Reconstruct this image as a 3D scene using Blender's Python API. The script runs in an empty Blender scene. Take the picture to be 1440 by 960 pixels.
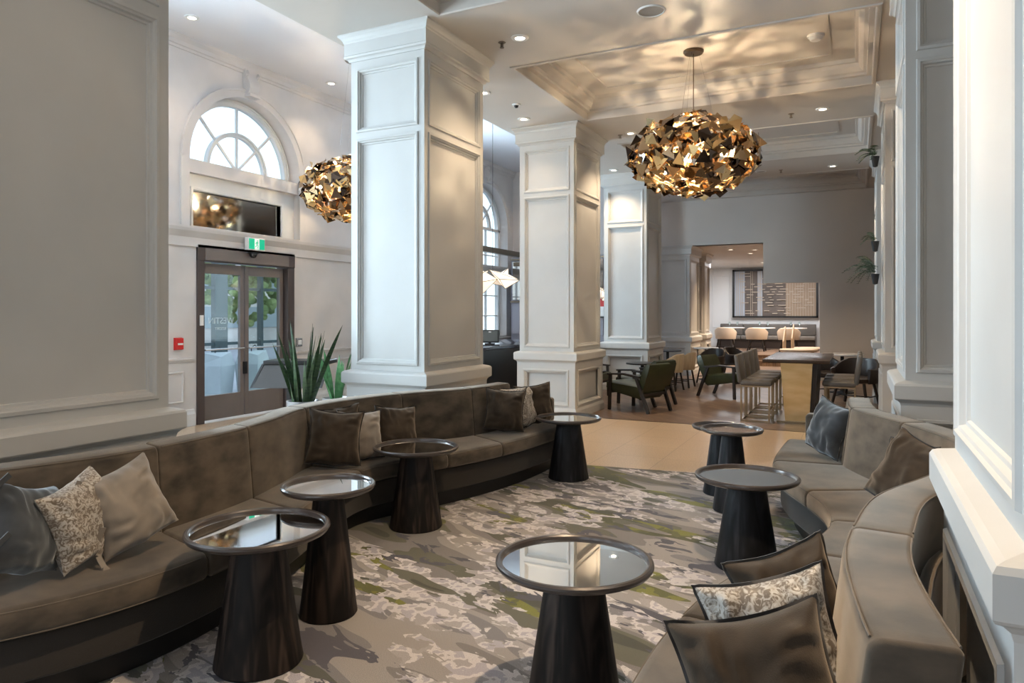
import bpy, math, random
from mathutils import Vector, Matrix
from mathutils import noise as mnoise
PI=math.pi
R=math.radians
scn=bpy.context.scene
col=scn.collection
rnd=random.Random(7)

# ------------------------------------------------------------------ mesh builder
class MB:
    def __init__(s): s.v=[]; s.f=[]
    def add(s,vs,fs,M=None):
        b=len(s.v)
        for p in vs:
            p=Vector(p)
            s.v.append(M@p if M is not None else p)
        for f in fs: s.f.append(tuple(b+i for i in f))
        return s
    def box(s,x0,x1,y0,y1,z0,z1,M=None,b=0.0):
        if x1<x0:x0,x1=x1,x0
        if y1<y0:y0,y1=y1,y0
        if z1<z0:z0,z1=z1,z0
        if b<=0:
            vs=[(x0,y0,z0),(x1,y0,z0),(x1,y1,z0),(x0,y1,z0),(x0,y0,z1),(x1,y0,z1),(x1,y1,z1),(x0,y1,z1)]
            s.add(vs,[(0,3,2,1),(4,5,6,7),(0,1,5,4),(1,2,6,5),(2,3,7,6),(3,0,4,7)],M)
        else:
            b=min(b,(x1-x0)*.49,(y1-y0)*.49,(z1-z0)*.49)
            k=3
            rings=[]
            def rr(ins,z):
                pts=[]
                for cx,cy,a0 in ((x1-b,y1-b,0),(x0+b,y1-b,90),(x0+b,y0+b,180),(x1-b,y0+b,270)):
                    for i in range(k+1):
                        a=R(a0+90*i/k); q=b-ins
                        pts.append((cx+q*math.cos(a),cy+q*math.sin(a),z))
                return pts
            for i in range(k+1):
                a=R(90*i/k); rings.append(rr(b*(1-math.sin(a)),z0+b*(1-math.cos(a))))
            for i in range(k,-1,-1):
                a=R(90*i/k); rings.append(rr(b*(1-math.sin(a)),z1-b*(1-math.cos(a))))
            s.loft(rings,M)
        return s
    def loft(s,rings,M=None,caps=True,closed=True):
        n=len(rings[0]); vs=[p for r in rings for p in r]; fs=[]
        for i in range(len(rings)-1):
            for j in range(n if closed else n-1):
                a=i*n+j; b=i*n+(j+1)%n
                fs.append((a,b,b+n,a+n))
        if caps and closed:
            fs.append(tuple(range(n-1,-1,-1))); m=(len(rings)-1)*n
            fs.append(tuple(m+j for j in range(n)))
        return s.add(vs,fs,M)
    def lathe(s,prof,n=32,M=None,caps=True):
        rings=[[(r*math.cos(2*PI*i/n),r*math.sin(2*PI*i/n),z) for i in range(n)] for r,z in prof]
        return s.loft(rings,M,caps)
    def cyl(s,x,y,z0,z1,r,n=20,r2=None,M=None):
        r2=r if r2 is None else r2
        T=Matrix.Translation((x,y,0))
        if M is not None:T=M@T
        return s.lathe([(r,z0),(r2,z1)],n,T)
    def tube(s,pts,r,n=8,M=None,closed=False):
        pts=[Vector(p) for p in pts]; rings=[]; m=len(pts)
        up=Vector((0,0,1))
        prev=None
        for i,p in enumerate(pts):
            if closed: t=(pts[(i+1)%m]-pts[i-1])
            else: t=(pts[min(i+1,m-1)]-pts[max(i-1,0)])
            t.normalize()
            a=prev if prev is not None else (up if abs(t.z)<.9 else Vector((1,0,0)))
            e=t.cross(a)
            if e.length<1e-5: e=t.cross(Vector((1,0,0)))
            e.normalize(); g=e.cross(t).normalized(); prev=g
            q=r[i] if isinstance(r,(list,tuple)) else r
            rings.append([p+e*q*math.cos(2*PI*k/n)+g*q*math.sin(2*PI*k/n) for k in range(n)])
        if closed: rings.append(rings[0])
        return s.loft(rings,M,caps=not closed)
    def bar(s,a,b,w,h=None,M=None):
        """square bar from a to b"""
        h=w if h is None else h
        a=Vector(a);b=Vector(b);t=(b-a).normalized()
        e=t.cross(Vector((0,0,1)))
        if e.length<.05: e=Vector((1,0,0))
        e.normalize(); g=e.cross(t).normalized()
        rg=[[p+e*w/2*i+g*h/2*j for i,j in((-1,-1),(1,-1),(1,1),(-1,1))] for p in(a,b)]
        return s.loft(rg,M)
    def ring(s,O,U,V,N,w,h,prof,M=None):
        """mitred moulding around the rectangle O..O+wU+hV ; prof=(inset,height along N)"""
        O=Vector(O);U=Vector(U);V=Vector(V);N=Vector(N);rings=[]
        for i,t in prof:
            rings.append([O+U*i+V*i+N*t,O+U*(w-i)+V*i+N*t,O+U*(w-i)+V*(h-i)+N*t,O+U*i+V*(h-i)+N*t])
        return s.loft(rings,M,caps=False)
    def quad(s,a,b,c,d,M=None): return s.add([a,b,c,d],[(0,1,2,3)],M)
    def build(s,name,mat,parent=None,smooth=None,bevel=0,loc=None):
        me=bpy.data.meshes.new(name)
        me.from_pydata([tuple(p) for p in s.v],[],s.f); me.update()
        o=bpy.data.objects.new(name,me); col.objects.link(o)
        if mat: me.materials.append(mat)
        if parent is not None: o.parent=parent
        if loc: o.location=loc
        if smooth is not None:
            me.polygons.foreach_set('use_smooth',[True]*len(me.polygons))
            try: me.set_sharp_from_angle(angle=R(smooth))
            except Exception: pass
        if bevel:
            m=o.modifiers.new('bevel','BEVEL'); m.width=bevel; m.segments=2; m.limit_method='ANGLE'
        return o

def tag(o,label=None,cat=None,group=None,kind=None):
    if label:o['label']=label
    if cat:o['category']=cat
    if group:o['group']=group
    if kind:o['kind']=kind
    return o
def thing(name,label,cat,loc=(0,0,0),rz=0,group=None):
    o=bpy.data.objects.new(name,None); o.empty_display_size=.1; col.objects.link(o)
    o.location=loc; o.rotation_euler=(0,0,rz)
    return tag(o,label,cat,group)
def st(o): o['kind']='structure'; return o
KIDS={}
def copy_tree(o,parent=None):
    c=o.copy(); col.objects.link(c)
    if parent is not None:c.parent=parent
    for ch in list(o.children): copy_tree(ch,c)
    return c
def dup(o,loc,rz,label,group=None):
    c=copy_tree(o); c.location=loc; c.rotation_euler=(0,0,rz); c['label']=label
    if group:c['group']=group
    return c

# ------------------------------------------------------------------ materials
def hexc(r,g,b):
    f=lambda c:(c/255/12.92) if c/255<=.04045 else ((c/255+.055)/1.055)**2.4
    return (f(r),f(g),f(b),1)
def mat(name,c,rough=.5,metal=0,var=0,vscale=4,bump=0,bscale=40,stretch=(1,1,1),sheen=0,spec=.5,coat=0,c2=None,det=3,sheen_c=None):
    m=bpy.data.materials.new(name); m.use_nodes=True
    nt=m.node_tree; b=nt.nodes['Principled BSDF']; L=nt.links.new
    b.inputs['Base Color'].default_value=c; b.inputs['Roughness'].default_value=rough
    b.inputs['Metallic'].default_value=metal
    b.inputs['Specular IOR Level'].default_value=spec
    if sheen:
        b.inputs['Sheen Weight'].default_value=sheen; b.inputs['Sheen Roughness'].default_value=.45
        b.inputs['Sheen Tint'].default_value=sheen_c or (1,1,1,1)
    if coat:
        b.inputs['Coat Weight'].default_value=coat; b.inputs['Coat Roughness'].default_value=.08
    if var or c2 or bump:
        tc=nt.nodes.new('ShaderNodeTexCoord'); mp=nt.nodes.new('ShaderNodeMapping')
        mp.inputs['Scale'].default_value=stretch; L(tc.outputs['Object'],mp.inputs['Vector'])
    if var or c2:
        n=nt.nodes.new('ShaderNodeTexNoise'); n.inputs['Scale'].default_value=vscale; n.inputs['Detail'].default_value=det
        L(mp.outputs['Vector'],n.inputs['Vector'])
        cr=nt.nodes.new('ShaderNodeValToRGB'); e=cr.color_ramp.elements
        e[0].position=.33; e[1].position=.67
        if c2: e[0].color=c; e[1].color=c2
        else:
            e[0].color=tuple(x*(1-var) for x in c[:3])+(1,); e[1].color=tuple(min(1,x*(1+var)) for x in c[:3])+(1,)
        L(n.outputs['Fac'],cr.inputs['Fac']); L(cr.outputs['Color'],b.inputs['Base Color'])
    if bump:
        n2=nt.nodes.new('ShaderNodeTexNoise'); n2.inputs['Scale'].default_value=bscale; n2.inputs['Detail'].default_value=3
        L(mp.outputs['Vector'],n2.inputs['Vector'])
        bp=nt.nodes.new('ShaderNodeBump'); bp.inputs['Strength'].default_value=bump; bp.inputs['Distance'].default_value=.01
        L(n2.outputs['Fac'],bp.inputs['Height']); L(bp.outputs['Normal'],b.inputs['Normal'])
    return m
def emis(name,c,s):
    m=bpy.data.materials.new(name); m.use_nodes=True; nt=m.node_tree
    b=nt.nodes['Principled BSDF']; b.inputs['Base Color'].default_value=(.8,.8,.8,1)
    b.inputs['Emission Color'].default_value=c; b.inputs['Emission Strength'].default_value=s
    return m
def glass(name,tint=(1,1,1,1),refl=.12,rough=0.0):
    m=bpy.data.materials.new(name); m.use_nodes=True; nt=m.node_tree; nt.nodes.clear()
    o=nt.nodes.new('ShaderNodeOutputMaterial'); t=nt.nodes.new('ShaderNodeBsdfTransparent'); g=nt.nodes.new('ShaderNodeBsdfGlossy')
    g.inputs['Roughness'].default_value=rough; t.inputs['Color'].default_value=tint
    mx=nt.nodes.new('ShaderNodeMixShader'); mx.inputs[0].default_value=refl
    nt.links.new(t.outputs[0],mx.inputs[1]); nt.links.new(g.outputs[0],mx.inputs[2]); nt.links.new(mx.outputs[0],o.inputs[0])
    return m

M={}
M['wallwarm']=mat('warm_tan_wall',(.30,.22,.15,1),.6)
M['wall']=mat('wall_paint',(.55,.55,.54,1),.42,var=.025,vscale=2.5,bump=.03,bscale=9)
M['plaster']=mat('pale_plaster',(.62,.59,.575,1),.6,var=.06,vscale=1.6,bump=.03,bscale=8)
M['trimw']=mat('trim_white',(.68,.68,.67,1),.35,bump=.02,bscale=12)
M['ceil']=mat('ceiling_paint',(.56,.53,.495,1),.55,var=.03,vscale=1.2)
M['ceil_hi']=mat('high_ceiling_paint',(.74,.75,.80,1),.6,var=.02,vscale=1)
M['backwall']=mat('back_wall_plaster',(.60,.565,.535,1),.6,var=.03,vscale=1)
M['velvet']=mat('taupe_velvet',(.038,.032,.026,1),.8,c2=(.112,.089,.067,1),vscale=6,stretch=(1,1,1.8),det=6,bump=.12,bscale=420,sheen=.5,sheen_c=(.95,.85,.74,1),spec=.2)
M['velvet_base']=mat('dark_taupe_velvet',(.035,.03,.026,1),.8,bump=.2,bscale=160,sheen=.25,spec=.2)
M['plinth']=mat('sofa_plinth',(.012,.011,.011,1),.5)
M['piping']=mat('piping',(.13,.105,.08,1),.75,sheen=.2,spec=.2)
M['black']=mat('black_lacquer',(.012,.012,.013,1),.35)
M['blackmatt']=mat('black_matt',(.02,.02,.022,1),.7)
M['chrome']=mat('brushed_steel',(.62,.62,.62,1),.25,metal=1)
M['bronze']=mat('bronze_metal',(.20,.16,.12,1),.3,metal=1)
M['taupe']=mat('taupe_door_metal',(.17,.145,.135,1),.4,var=.04)
M['taupe_dark']=mat('dark_bronze_frame',(.07,.052,.048,1),.4)
M['white']=mat('white_enamel',(.78,.78,.77,1),.4)
M['brass']=mat('brass_sheet',(.68,.47,.22,1),.30,metal=.85,c2=(.80,.60,.32,1),vscale=3,stretch=(1,1,3))
M['brassleg']=mat('brass_leg',(.36,.27,.17,1),.35,metal=.9)
M['green']=mat('olive_green_leather',(.028,.033,.010,1),.4,var=.2,vscale=4,coat=.1)
M['greyleather']=mat('grey_brown_leather',(.13,.115,.10,1),.5,var=.08)
M['darkwood']=mat('dark_wood_frame',(.02,.014,.011,1),.4)
M['cream']=mat('cream_leather',(.50,.39,.29,1),.5)
M['tan']=mat('tan_ply',(.42,.33,.22,1),.45,var=.1,stretch=(8,8,1))
M['darkleather']=mat('dark_brown_leather',(.025,.017,.014,1),.4)
M['leaf']=mat('leaf_green',(.012,.035,.014,1),.4,c2=(.05,.10,.035,1),vscale=14,stretch=(1,1,3))
M['leafb']=mat('light_leaf_green',(.03,.13,.04,1),.45,c2=(.09,.25,.09,1),vscale=20)
M['silver']=mat('silver_pot',(.45,.46,.48,1),.35,metal=.8)
M['soil']=mat('soil',(.03,.022,.015,1),.9)
M['red']=mat('red_plastic',(.6,.02,.02,1),.4)
M['screenblack']=mat('screen_black',(.01,.01,.012,1),.1)
M['mirror']=mat('bronze_tinted_mirror',(.86,.86,.85,1),.02,metal=1)
M['mirror_dark']=mat('grey_smoked_glass',(.46,.45,.44,1),.08,metal=1)
M['glass']=glass('clear_glass',(.93,.97,.97,1),.10)
M['glass_frost']=glass('misted_glass',(.80,.85,.83,1),.10,.15)
M['bulb']=emis('warm_bulb',(1,.72,.42,1),90)
M['dl']=emis('downlight_glow',(1,.86,.68,1),9)
M['exitg']=emis('exit_green',(.0,.42,.22,1),.75)
M['exitg'].node_tree.nodes['Principled BSDF'].inputs['Base Color'].default_value=(0,.25,.14,1)
M['exitw']=emis('exit_white',(.85,1,.92,1),.35)

# cushion fabrics
M['pil_brown']=mat('brown_velvet_pillow',(.045,.034,.025,1),.9,var=.3,vscale=8,spec=.1,bump=.12,bscale=300,sheen=.35,sheen_c=(1,.85,.7,1))
M['pil_grey']=mat('blue_grey_velvet_pillow',(.05,.055,.062,1),.9,var=.3,vscale=8,spec=.1,bump=.12,bscale=300,sheen=.8,sheen_c=(.85,.93,1,1))
M['pil_light']=mat('light_taupe_velvet_pillow',(.20,.17,.14,1),.7,var=.2,vscale=7,bump=.12,bscale=300,sheen=.7)
M['flange']=mat('dark_flange',(.022,.018,.016,1),.7,sheen=.3)
def pattern_mat():
    m=bpy.data.materials.new('jacquard_pattern'); m.use_nodes=True; nt=m.node_tree; b=nt.nodes['Principled BSDF']; L=nt.links.new
    tc=nt.nodes.new('ShaderNodeTexCoord')
    n=nt.nodes.new('ShaderNodeTexNoise'); n.inputs['Scale'].default_value=42; n.inputs['Detail'].default_value=3; n.inputs['Distortion'].default_value=2.2
    v=nt.nodes.new('ShaderNodeTexVoronoi'); v.inputs['Scale'].default_value=55
    L(tc.outputs['Object'],n.inputs['Vector']); L(tc.outputs['Object'],v.inputs['Vector'])
    cr=nt.nodes.new('ShaderNodeValToRGB'); e=cr.color_ramp.elements
    e[0].position=.44; e[0].color=(.15,.115,.085,1); e[1].position=.51; e[1].color=(.36,.32,.27,1)
    x=cr.color_ramp.elements.new(.62); x.color=(.50,.47,.43,1)
    L(n.outputs['Fac'],cr.inputs['Fac'])
    mx=nt.nodes.new('ShaderNodeMix'); mx.data_type='RGBA'; mx.blend_type='MULTIPLY'; mx.inputs[0].default_value=.5
    L(cr.outputs['Color'],mx.inputs[6]); L(v.outputs['Distance'],mx.inputs[7])
    mx2=nt.nodes.new('ShaderNodeMix'); mx2.data_type='RGBA'; mx2.inputs[0].default_value=.55
    L(mx.outputs[2],mx2.inputs[6]); L(cr.outputs['Color'],mx2.inputs[7])
    L(mx2.outputs[2],b.inputs['Base Color']); b.inputs['Roughness'].default_value=.5; b.inputs['Sheen Weight'].default_value=.4
    return m
M['pil_pat']=pattern_mat()

def wood_mat(name,c1,c2,scale=1,rough=.42,axis='Z'):
    m=bpy.data.materials.new(name); m.use_nodes=True; nt=m.node_tree; b=nt.nodes['Principled BSDF']; L=nt.links.new
    tc=nt.nodes.new('ShaderNodeTexCoord'); mp=nt.nodes.new('ShaderNodeMapping')
    mp.inputs['Scale'].default_value=(14*scale,14*scale,.9*scale) if axis=='Z' else (.9*scale,14*scale,14*scale)
    L(tc.outputs['Object'],mp.inputs['Vector'])
    n=nt.nodes.new('ShaderNodeTexNoise'); n.inputs['Scale'].default_value=1.0; n.inputs['Detail'].default_value=2; n.inputs['Distortion'].default_value=.6
    L(mp.outputs['Vector'],n.inputs['Vector'])
    mm=nt.nodes.new('ShaderNodeMath'); mm.operation='MULTIPLY'; mm.inputs[1].default_value=9
    L(n.outputs['Fac'],mm.inputs[0])
    sn=nt.nodes.new('ShaderNodeMath'); sn.operation='SINE'; L(mm.outputs[0],sn.inputs[0])
    cr=nt.nodes.new('ShaderNodeValToRGB'); e=cr.color_ramp.elements; e[0].color=c1;e[1].color=c2; e[0].position=.0; e[1].position=1
    m2=nt.nodes.new('ShaderNodeMapRange'); m2.inputs['From Min'].default_value=-1; L(sn.outputs[0],m2.inputs['Value'])
    L(m2.outputs[0],cr.inputs['Fac']); L(cr.outputs['Color'],b.inputs['Base Color']); b.inputs['Roughness'].default_value=rough; b.inputs['Specular IOR Level'].default_value=.25
    bp=nt.nodes.new('ShaderNodeBump'); bp.inputs['Strength'].default_value=.4; bp.inputs['Distance'].default_value=.004
    L(m2.outputs[0],bp.inputs['Height']); L(bp.outputs['Normal'],b.inputs['Normal'])
    return m
M['ebony']=wood_mat('dark_stained_oak',(.005,.0035,.003,1),(.075,.052,.041,1),1.1,.55)
M['ebony_blue']=wood_mat('near_black_oak',(.005,.005,.006,1),(.034,.035,.042,1),1.1,.5)
M['rim']=mat('bronze_rim',(.055,.045,.042,1),.28,metal=.3,spec=.7,coat=.35)
M['tabletop_wood']=wood_mat('walnut_top',(.05,.032,.022,1),(.11,.075,.052,1),.6,.25,'X')

def carpet_mat():
    m=bpy.data.materials.new('patterned_carpet'); m.use_nodes=True; nt=m.node_tree; b=nt.nodes['Principled BSDF']; L=nt.links.new
    N=nt.nodes.new
    tc=N('ShaderNodeTexCoord')
    mp=N('ShaderNodeMapping'); mp.inputs['Rotation'].default_value=(0,0,R(20)); mp.inputs['Scale'].default_value=(.42,1.35,1)
    # mapping applies scale first, so rotate in one node, stretch in a second
    mp.inputs['Scale'].default_value=(1,1,1)
    L(tc.outputs['Object'],mp.inputs['Vector'])
    mp2=N('ShaderNodeMapping'); mp2.inputs['Scale'].default_value=(.30,1.35,1); L(mp.outputs[0],mp2.inputs[0])
    wn=N('ShaderNodeTexNoise'); wn.inputs['Scale'].default_value=1.3; wn.inputs['Detail'].default_value=2; L(mp.outputs[0],wn.inputs['Vector'])
    ad=N('ShaderNodeMix'); ad.data_type='RGBA'; ad.blend_type='LINEAR_LIGHT'; ad.inputs[0].default_value=.12
    L(mp2.outputs[0],ad.inputs[6]); L(wn.outputs['Color'],ad.inputs[7])
    def noise(sc,det,off,src,stretch=None,dist=0):
        q=N('ShaderNodeMapping'); q.inputs['Location'].default_value=(off,off*1.7,off*.3)
        if stretch:q.inputs['Scale'].default_value=stretch
        L(src,q.inputs[0])
        n=N('ShaderNodeTexNoise'); n.inputs['Scale'].default_value=sc; n.inputs['Detail'].default_value=det; n.inputs['Distortion'].default_value=dist
        n.inputs['Roughness'].default_value=.55
        L(q.outputs[0],n.inputs['Vector']); return n.outputs['Fac']
    def ramp(src,stops,interp='CONSTANT'):
        cr=N('ShaderNodeValToRGB'); cr.color_ramp.interpolation=interp; e=cr.color_ramp.elements
        e[0].position,e[0].color=stops[0]; e[1].position,e[1].color=stops[1]
        for p,c in stops[2:]:
            x=e.new(p); x.color=c
        L(src,cr.inputs['Fac']); return cr.outputs['Color']
    def mix(fac,a,bb):
        x=N('ShaderNodeMix'); x.data_type='RGBA'; L(fac,x.inputs[0]); L(a,x.inputs[6]) if not isinstance(a,tuple) else setattr(x.inputs[6],'default_value',a)
        L(bb,x.inputs[7]) if not isinstance(bb,tuple) else setattr(x.inputs[7],'default_value',bb)
        return x.outputs[2]
    def mul(a,bb):
        x=N('ShaderNodeMath'); x.operation='MULTIPLY'; L(a,x.inputs[0]); L(bb,x.inputs[1]); return x.outputs[0]
    base=ramp(noise(1.3,2.5,0,ad.outputs[2]),[(0,(.075,.073,.052,1)),(.37,(.125,.118,.085,1)),(.42,(.20,.183,.172,1)),(.47,(.31,.282,.262,1)),(.535,(.20,.188,.188,1)),(.585,(.095,.092,.07,1)),(.63,(.14,.13,.135,1))])
    olive=ramp(noise(1.5,2,7.3,ad.outputs[2]),[(0,(0,0,0,1)),(.565,(1,1,1,1)),(.64,(0,0,0,1))])
    olc=ramp(noise(5,2,3,mp.outputs[0]),[(0,(.085,.082,.036,1)),(.46,(.115,.112,.036,1)),(.57,(.18,.18,.035,1))])
    c=mix(olive,base,olc)
    dk=mul(ramp(noise(6,3,11,mp.outputs[0],(.55,1.1,1),.6),[(0,(0,0,0,1)),(.565,(1,1,1,1))]),ramp(noise(1.1,1,21,ad.outputs[2]),[(0,(0,0,0,1)),(.47,(1,1,1,1))]))
    c=mix(dk,c,(.088,.082,.098,1))
    wh=mul(ramp(noise(7.5,3,31,mp.outputs[0],(.6,1.2,1),.5),[(0,(0,0,0,1)),(.50,(1,1,1,1))]),ramp(noise(1.3,1.5,41,ad.outputs[2]),[(0,(0,0,0,1)),(.46,(1,1,1,1)),(.64,(0,0,0,1))]))
    wc=ramp(noise(10,2,51,mp.outputs[0]),[(0,(.36,.33,.32,1)),(.46,(.58,.54,.53,1)),(.56,(.40,.37,.40,1))])
    c=mix(wh,c,wc)
    sp=noise(260,2,1,tc.outputs['Object'])
    x=N('ShaderNodeMix'); x.data_type='RGBA'; x.blend_type='MULTIPLY'; x.inputs[0].default_value=1
    L(c,x.inputs[6]); L(ramp(sp,[(.3,(.68,.68,.68,1)),(.7,(1.25,1.25,1.25,1))],'LINEAR'),x.inputs[7])
    L(x.outputs[2],b.inputs['Base Color']); b.inputs['Roughness'].default_value=.95; b.inputs['Specular IOR Level'].default_value=.1
    b.inputs['Sheen Weight'].default_value=.2
    bp=N('ShaderNodeBump'); bp.inputs['Strength'].default_value=.5; bp.inputs['Distance'].default_value=.004; L(sp,bp.inputs['Height']); L(bp.outputs[0],b.inputs['Normal'])
    return m
M['carpet']=carpet_mat()
def tile_mat():
    m=bpy.data.materials.new('beige_stone_tile'); m.use_nodes=True; nt=m.node_tree; b=nt.nodes['Principled BSDF']; L=nt.links.new; N=nt.nodes.new
    tc=N('ShaderNodeTexCoord'); mp=N('ShaderNodeMapping'); mp.inputs['Rotation'].default_value=(0,0,R(0)); L(tc.outputs['Object'],mp.inputs[0])
    br=N('ShaderNodeTexBrick'); br.offset=0; br.inputs['Scale'].default_value=1; br.inputs['Brick Width'].default_value=.6; br.inputs['Row Height'].default_value=.6
    br.inputs['Mortar Size'].default_value=.004; br.inputs['Color1'].default_value=(.50,.385,.27,1); br.inputs['Color2'].default_value=(.54,.42,.30,1); br.inputs['Mortar'].default_value=(.34,.26,.19,1)
    L(mp.outputs[0],br.inputs['Vector'])
    n=N('ShaderNodeTexNoise'); n.inputs['Scale'].default_value=90; n.inputs['Detail'].default_value=3; L(mp.outputs[0],n.inputs['Vector'])
    cr=N('ShaderNodeValToRGB'); cr.color_ramp.elements[0].position=.35; cr.color_ramp.elements[0].color=(.72,.68,.62,1); cr.color_ramp.elements[1].position=.65; cr.color_ramp.elements[1].color=(1.15,1.15,1.15,1)
    L(n.outputs['Fac'],cr.inputs['Fac'])
    x=N('ShaderNodeMix'); x.data_type='RGBA'; x.blend_type='MULTIPLY'; x.inputs[0].default_value=1; L(br.outputs['Color'],x.inputs[6]); L(cr.outputs[0],x.inputs[7])
    L(x.outputs[2],b.inputs['Base Color']); b.inputs['Roughness'].default_value=.28
    return m
M['tile']=tile_mat()
def plank_mat():
    m=bpy.data.materials.new('wood_plank_floor'); m.use_nodes=True; nt=m.node_tree; b=nt.nodes['Principled BSDF']; L=nt.links.new; N=nt.nodes.new
    tc=N('ShaderNodeTexCoord'); mp=N('ShaderNodeMapping'); mp.inputs['Rotation'].default_value=(0,0,R(45)); L(tc.outputs['Object'],mp.inputs[0])
    br=N('ShaderNodeTexBrick'); br.offset=.5; br.inputs['Scale'].default_value=1; br.inputs['Brick Width'].default_value=.75; br.inputs['Row Height'].default_value=.13
    br.inputs['Mortar Size'].default_value=.003; br.inputs['Color1'].default_value=(.155,.098,.066,1); br.inputs['Color2'].default_value=(.25,.175,.125,1); br.inputs['Mortar'].default_value=(.06,.04,.03,1)
    L(mp.outputs[0],br.inputs['Vector'])
    n=N('ShaderNodeTexNoise'); n.inputs['Scale'].default_value=6; n.inputs['Detail'].default_value=4; q=N('ShaderNodeMapping'); q.inputs['Scale'].default_value=(1,9,1); L(mp.outputs[0],q.inputs[0]); L(q.outputs[0],n.inputs['Vector'])
    cr=N('ShaderNodeValToRGB'); cr.color_ramp.elements[0].position=.3; cr.color_ramp.elements[0].color=(.7,.68,.66,1); cr.color_ramp.elements[1].position=.7; cr.color_ramp.elements[1].color=(1.25,1.25,1.25,1)
    L(n.outputs['Fac'],cr.inputs['Fac'])
    x=N('ShaderNodeMix'); x.data_type='RGBA'; x.blend_type='MULTIPLY'; x.inputs[0].default_value=1; L(br.outputs['Color'],x.inputs[6]); L(cr.outputs[0],x.inputs[7])
    L(x.outputs[2],b.inputs['Base Color']); b.inputs['Roughness'].default_value=.3
    return m
M['plank']=plank_mat()
# ================================================================== ROOM SHELL
CZ=4.24     # soffit height
XL=-8.0     # left wall
HZ=5.15     # high ceiling on the left
COLX0,COLX1=-4.50,-3.64
ROWS=[1.66,5.53,9.40,13.27,17.14]
CD=1.15
# ---- floors
mb=MB(); mb.box(-8.34,1.3,-4.6,27,-.12,-.02); st(mb.build('floor',M['tile']))
def sheet(name,pts,m,z0,z1):
    n=len(pts); mb=MB(); mb.loft([[(x,y,z0) for x,y in pts],[(x,y,z1) for x,y in pts]]); return st(mb.build(name,m))
edge=[(-3.6,6.30),(-3.0,6.45),(-2.5,6.55),(-1.9,6.62),(-1.2,6.74),(-.6,6.92),(.0,7.1),(.6,7.3)]
sheet('floor_carpet',[(-5.0,-4.4),(1.2,-4.4),(1.2,7.5),(.6,7.3)]+edge[::-1][1:]+[(-5.0,5.9)],M['carpet'],-.019,.0)
sheet('floor_tile',[(-8,-4.4),(-5.0,-4.4),(-5.0,5.9)]+edge+[(1.2,7.5),(1.2,9.62),(-8,9.62)],M['tile'],-.019,-.001)
sheet('floor_wood',[(-8,9.62),(1.2,9.62),(1.2,21.2),(-8,21.2)],M['plank'],-.019,-.0005)
mb=MB(); mb.box(-8,1.2,9.60,9.64,-.019,.002); st(mb.build('trim_floor_strip',M['bronze']))
# steps and raised dining floor
for i,(y,z) in enumerate(((21.2,.15),(21.55,.30))):
    mb=MB(); mb.box(-5.0,1.2,y,27 if i else 21.55,-.02 if not i else 0,z); mb.box(-5.0,1.2,y-.02,y+.02,z-.03,z+.004)
    st(mb.build('floor_step' if i==0 else 'floor_raised',M['plank']))

# ---- panelled face helper
BEAD=[(-.035,0),(-.030,.012),(-.012,.014),(-.006,.004),(.004,0),(.010,-.018),(.022,-.020),(.026,-.03)]
def panel_face(mb,O,U,N,w,z0,z1,pans,mx):
    """stiles and rails in front of a core face. O=lower corner at z=0 on the outer face plane"""
    O=Vector(O);U=Vector(U);N=Vector(N);V=Vector((0,0,1))
    def slab(u0,u1,a,b):
        p=[O+U*u0+V*a,O+U*u1+V*a,O+U*u1+V*b,O+U*u0+V*b]
        w0=U*(.03 if u0<=1e-6 else 0); w1=U*(.03 if u1>=w-1e-6 else 0)
        mb.loft([[p[0]+w0-N*.03,p[1]-w1-N*.03,p[2]-w1-N*.03,p[3]+w0-N*.03],p])
    slab(0,mx,z0,z1); slab(w-mx,w,z0,z1)
    zz=z0
    for a,b in pans:
        slab(mx,w-mx,zz,a); zz=b
        mb.ring(O+U*mx+V*a,U,V,N,w-2*mx,b-a,BEAD)
    slab(mx,w-mx,zz,z1)
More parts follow.
